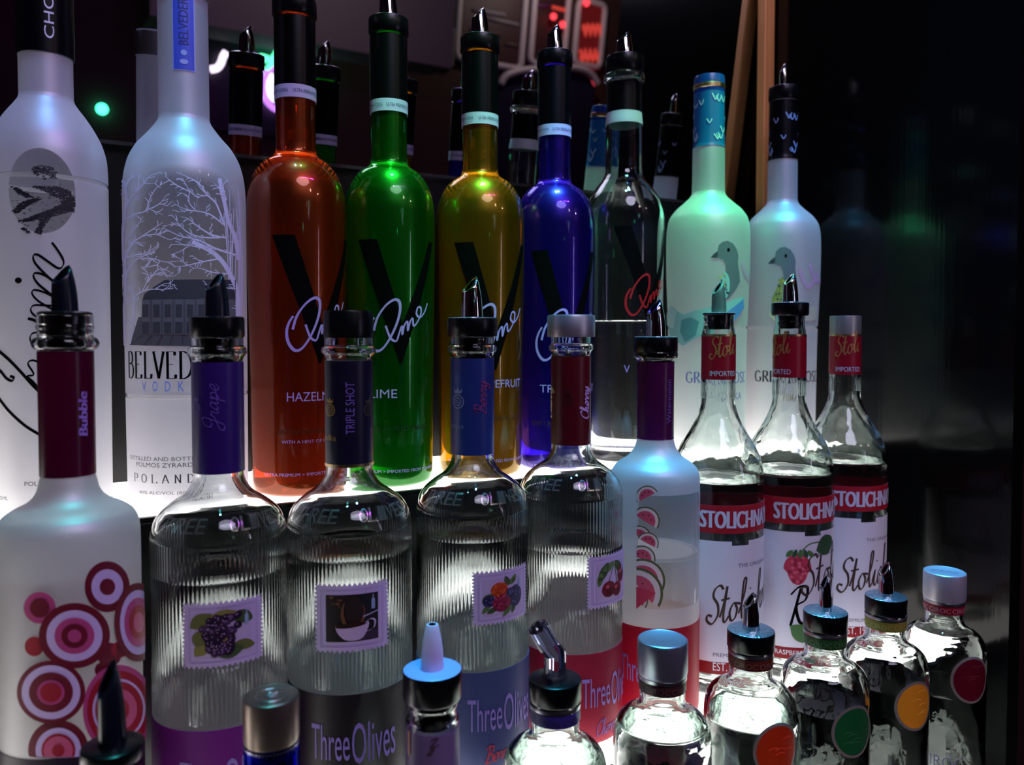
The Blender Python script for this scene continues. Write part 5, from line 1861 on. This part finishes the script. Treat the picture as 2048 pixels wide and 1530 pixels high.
# bottle under the black plug, lower left
P = front_prof(225, 1500, [(1512, 50), (1530, 50)], LOW + [(.19, .031), (.215, .021), (.23, .0135)])
f0 = Bottle('dark bottle neck with a wide black plastic plug, at the lower left', 'front', 225, 1490, P)
f0.body(DARKGLASS, wall=.0025, base=.01)
f0.pourer(f0.prof[-1][0] - .001, f0.rp(67), .0075, .042, 'black', lean=-1, rb=f0.rp(40), below=.012, wide=.98)
# capped blue bottle
P = front_prof(543, 1500, [(1464, 50), (1472, 52), (1480, 57), (1530, 57.5)], LOW + [(.20, .032), (.225, .022), (.243, .0158)])
f1 = Bottle('cobalt blue bottle with a brown metal screw cap, front row left', 'front', 543, 1450, P)
f1.body(glass('cobalt_glass', (.05, .06, .62, 1), 1.5), wall=.003, base=.01)
zz, rr = f1.prof[-1][0], f1.rp(58)
f1.lathe('cap', [(0, zz - .004), (rr * .97, zz - .004), (rr, zz - .002), (rr, f1.z(1396)), (rr * .98, f1.z(1391)), (rr * .93, f1.z(1389)), (rr * .86, f1.z(1390.5)), (0, f1.z(1390.5))], paint('brown_metal_cap', (.30, .24, .20, 1), .36, .9))
f1.lathe('cap_ring', [(rr * .9, zz - .0105), (rr * .985, zz - .0100), (rr * .985, zz - .0052), (rr * .9, zz - .0048)], SILVER)
# emblem pressed into the cap
bm = bmesh.new()
zc = f1.z(1390.5)
tube(bm, [(rr * .55 * cos(2 * pi * k / 24), rr * .55 * sin(2 * pi * k / 24), zc + .0001) for k in range(25)], .0004, 6, caps=False)
tube(bm, [(rr * .3 * cos(2 * pi * k / 5 * 2 + .3), rr * .3 * sin(2 * pi * k / 5 * 2 + .3), zc + .0001) for k in range(6)], .0004, 6, caps=False)
link('cap_emblem', bm, SILVER, f1.root)
# white spout bottle
P = front_prof(865, 1420, [(1392, 48), (1396, 52), (1406, 52.5), (1412, 49), (1424, 49), (1436, 54), (1530, 54)], LOW + [(.20, .032), (.222, .022), (.240, .0165)])
f2 = Bottle('violet-lit bottle neck with a white plastic spout, front row under the berry bottle', 'front', 865, 1400, P)
f2.body(GLASS, wall=.0025, base=.01)
f2.liquid(.20)
f2.sleeve('neck_label', f2.z(1560), f2.z(1446), paper('pale_violet_neck', lin(150, 128, 175), trans=.4), .0004)
f2.decal('neck_lettering', [(script_tris('z', f2.uv(858, 1490)[0], f2.uv(858, 1495)[1], .012, .0016), paint('brown_script', lin(80, 54, 66), .5), 0), (stroke_tris([(f2.uv(820, y_)[0], f2.uv(820, y_)[1] + .001 * (k % 2)) for k, y_ in enumerate((1460, 1470, 1480, 1490, 1500, 1512))], .0022), paint('orange_script', lin(205, 130, 90), .5), 0)], R=f2.rp(54), off=.0009)
f2.pourer(f2.prof[-1][0] - .001, f2.rp(60), .0185, .0275, 'white', lean=0, rb=f2.rp(40), below=.016, wide=.86)

# the five round-medallion bottles and the one with the clear spout
CP = front_prof(1325, 1400, [(1339, 41), (1345, 46.5), (1394, 46), (1401, 47.5), (1408, 52), (1417, 64), (1425, 78), (1436, 89.5), (1449, 96), (1470, 100), (1490, 101)], [])
r_ = CP[0][1]
CP = [(0.0, r_ * .92), (0.003, r_ * .98), (0.010, r_)] + CP
pq = Probe('front', 1325, 1400)
CZ = {'band': (pq.z(1375), pq.z(1353)), 'ring': (pq.z(1352), pq.z(1340))}


def medal(label, px, py, band, med, medpx=None, ringed=True, dy=0.0, level=0.0, cap=None, disc=46, spout=None, band_rot=0):
    b = Bottle(label, 'front', px, py, CP, 'bottle', 'clear round-shouldered bottles with a coloured neck band', dy=dy)
    b.body(GLASSW, wall=.0028, base=.014, seg=96)
    b.liquid(b.uv(px, level)[1])
    b.sleeve('neck_band', *CZ['band'], paint('band_' + band[0], band[1], .45), .0006)
    b.sleeve('neck_ring', CZ['ring'][0] + .0003, CZ['ring'][1] - .0015, SILVER, .0009)
    bt = CZ['band']
    b.decal('band_lettering', [(text_tris('CIROC', b.r(bt[0]) * (k * 1.15 - .75 + band_rot), bt[0] + .0018, height=(bt[1] - bt[0]) * .5, width=.017), paint('band_print_' + band[0], band[2], .4), 0) for k in (-1, 0, 1, 2)], R=b.r(bt[0]), off=.0012)
    if med:
        u, v = b.uv(*medpx)
        R = b.r(.16)
        a, c_ = .0165, .0185
        sh = [(poly_tris([(u + x * a * 1.14, v + y_ * c_ * 1.12) for x, y_ in ell(0, 0, 1, 1, 36)]), paint('medallion_rim', lin(190, 180, 165), .3, .6), 0),
              (poly_tris([(u + x * a, v + y_ * c_) for x, y_ in ell(0, 0, 1, 1, 36)]), paint('medallion_' + band[0], med, .3), 1)]
        rnd = random.Random(band[0])
        lt = tuple(min(1, c * 1.7 + .02) for c in med[:3]) + (1,)
        for k in range(5):
            x0, y0 = rnd.uniform(-.6, .3), rnd.uniform(-.5, .6)
            sh.append((stroke_tris([(u + x0 * a, v + y0 * c_), (u + (x0 + .25) * a, v + (y0 + .08) * c_), (u + (x0 + .5) * a, v + (y0 + .02) * c_)], .0008), paint('medallion_light_' + band[0], lt, .3), 2))
        b.decal('medallion', sh, R=R, off=.0008, step=5)
    # vertical name on the shoulder side
    b.decal('body_lettering', [(text_tris('CIROC', -.017, CZ['band'][0] - .13, height=.010, width=.034), paint('pale_glass_print', lin(150, 150, 165), .4), 0)], off=.0006)
    zz = b.prof[-1][0]
    if cap:
        rr = b.r(CZ['band'][0]) * 1.115
        mt = paint(*cap)
        b.lathe('cap', [(0, zz - .002), (rr * .97, zz - .002), (rr, zz), (rr, zz + .0205), (rr * .985, zz + .0222), (rr * .94, zz + .0228), (rr * .88, zz + .0222), (0, zz + .0222)], mt)
        b.lathe('cap_ring', [(rr * .9, zz - .0052), (rr * .97, zz - .005), (rr * .97, zz - .0026), (rr * .9, zz - .0024)], SILVER)
        bm = bmesh.new()
        t3_ = text_tris('CIROC', 0, -.0022, height=.0044, width=rr * 1.25, align='C')
        a = b.phi + pi / 2
        for t in t3_:
            bm.faces.new([bm.verts.new((p[0] * cos(a) - p[1] * sin(a), p[0] * sin(a) + p[1] * cos(a), zz + .0224)) for p in t])
        link('cap_lettering', bm, paint('cap_print', (.30, .36, .42, 1), .4, .5), b.root)
    else:
        b.pourer(zz - .001, b.rp(disc), .0150, spout[0], spout[1], lean=spout[2], rb=b.r(zz) * .8, below=.014, wide=spout[3])
    return b


pr = Bottle.__new__(Bottle)
pr.Y, pr.zb = ROW['front']
pr.X = axis_x(1650, 1300, pr.Y)
pr.phi = atan2(-pr.Y, -pr.X)
pr.prof = CP
pr.fine = pchip(CP)
CLEV = pr.uv(1625, 1440)[1]
c0 = medal('clear bottle with an angled clear plastic spout on a black stopper, front row', 1110, 1380, ('violet', lin(62, 50, 140), lin(70, 66, 90)), lin(190, 130, 150), (1120, 1640), disc=54, spout=(.036, 'clear', -1, 1.0), level=1560)
c1 = medal('clear bottle with a blue-lit silver screw cap, front row, beside the clear spout', 1325, 1330, ('brown', lin(74, 40, 40), lin(110, 80, 76)), lin(150, 60, 40), (1360, 1620), cap=('blue_grey_cap', (.42, .44, .52, 1), .36, .85), level=1492)
c2 = medal('clear bottle with a brown-red neck band and chrome spout, orange-red medallion', 1502, 1250, ('rust', lin(104, 42, 26), lin(150, 104, 84)), lin(196, 54, 20), (1556, 1502), disc=49, spout=(.028, 'chrome', -1, .8), level=1470)
c3 = medal('clear bottle with a green neck band and green medallion, chrome spout', 1651, 1210, ('green', lin(40, 92, 36), lin(96, 140, 86)), lin(22, 92, 46), (1709, 1463), disc=46, spout=(.030, 'chrome', -1, .62), level=1443)
c4 = medal('clear bottle with a yellow-green neck band and orange medallion, chrome spout', 1772, 1190, ('lemon', lin(150, 146, 50), lin(190, 186, 100)), lin(232, 150, 36), (1832, 1412), disc=44, spout=(.029, 'chrome', -1, .8), level=1392)
c5 = medal('clear bottle with dark red medallion and white metal cap, right end of the front row', 1889, 1170, ('red', lin(150, 20, 36), lin(205, 150, 160)), lin(96, 10, 30), (1944, 1360), cap=('white_metal_cap', (.62, .62, .66, 1), .4, .55), level=1402)

# lettering and prints belong to the part they are printed on
OWNER = {'neck_lettering': ('neck_label',), 'band_lettering': ('neck_band', 'band'), 'label_lettering': ('body_label',), 'capsule_lettering': ('neck_capsule',),
         'bird_print': ('neck_capsule',), 'cap_lettering': ('cap',), 'cap_emblem': ('cap',), 'cap_band': ('cap',), 'neck_rim': ('neck_label',)}
ON_GLASS = ('printed_lettering', 'script_lettering', 'black_letter', 'brand_lettering', 'product_lettering', 'small_print', 'body_lettering', 'tree_print', 'palace_print',
            'engraved_portrait', 'goose_print', 'ring_print', 'melon_print', 'raised_lettering', 'raised_seal', 'ribbed_collar')
for b in ALL:
    kids = {}
    for c in b.root.children:
        kids.setdefault(c.name.split('.')[0], c)
    for c in list(b.root.children):
        n = c.name.split('.')[0]
        tgt = next((kids[k] for k in OWNER.get(n, ()) if k in kids), None)
        if tgt is None and n in ON_GLASS:
            tgt = kids['glass_body']
        if tgt is not None:
            c.parent = tgt
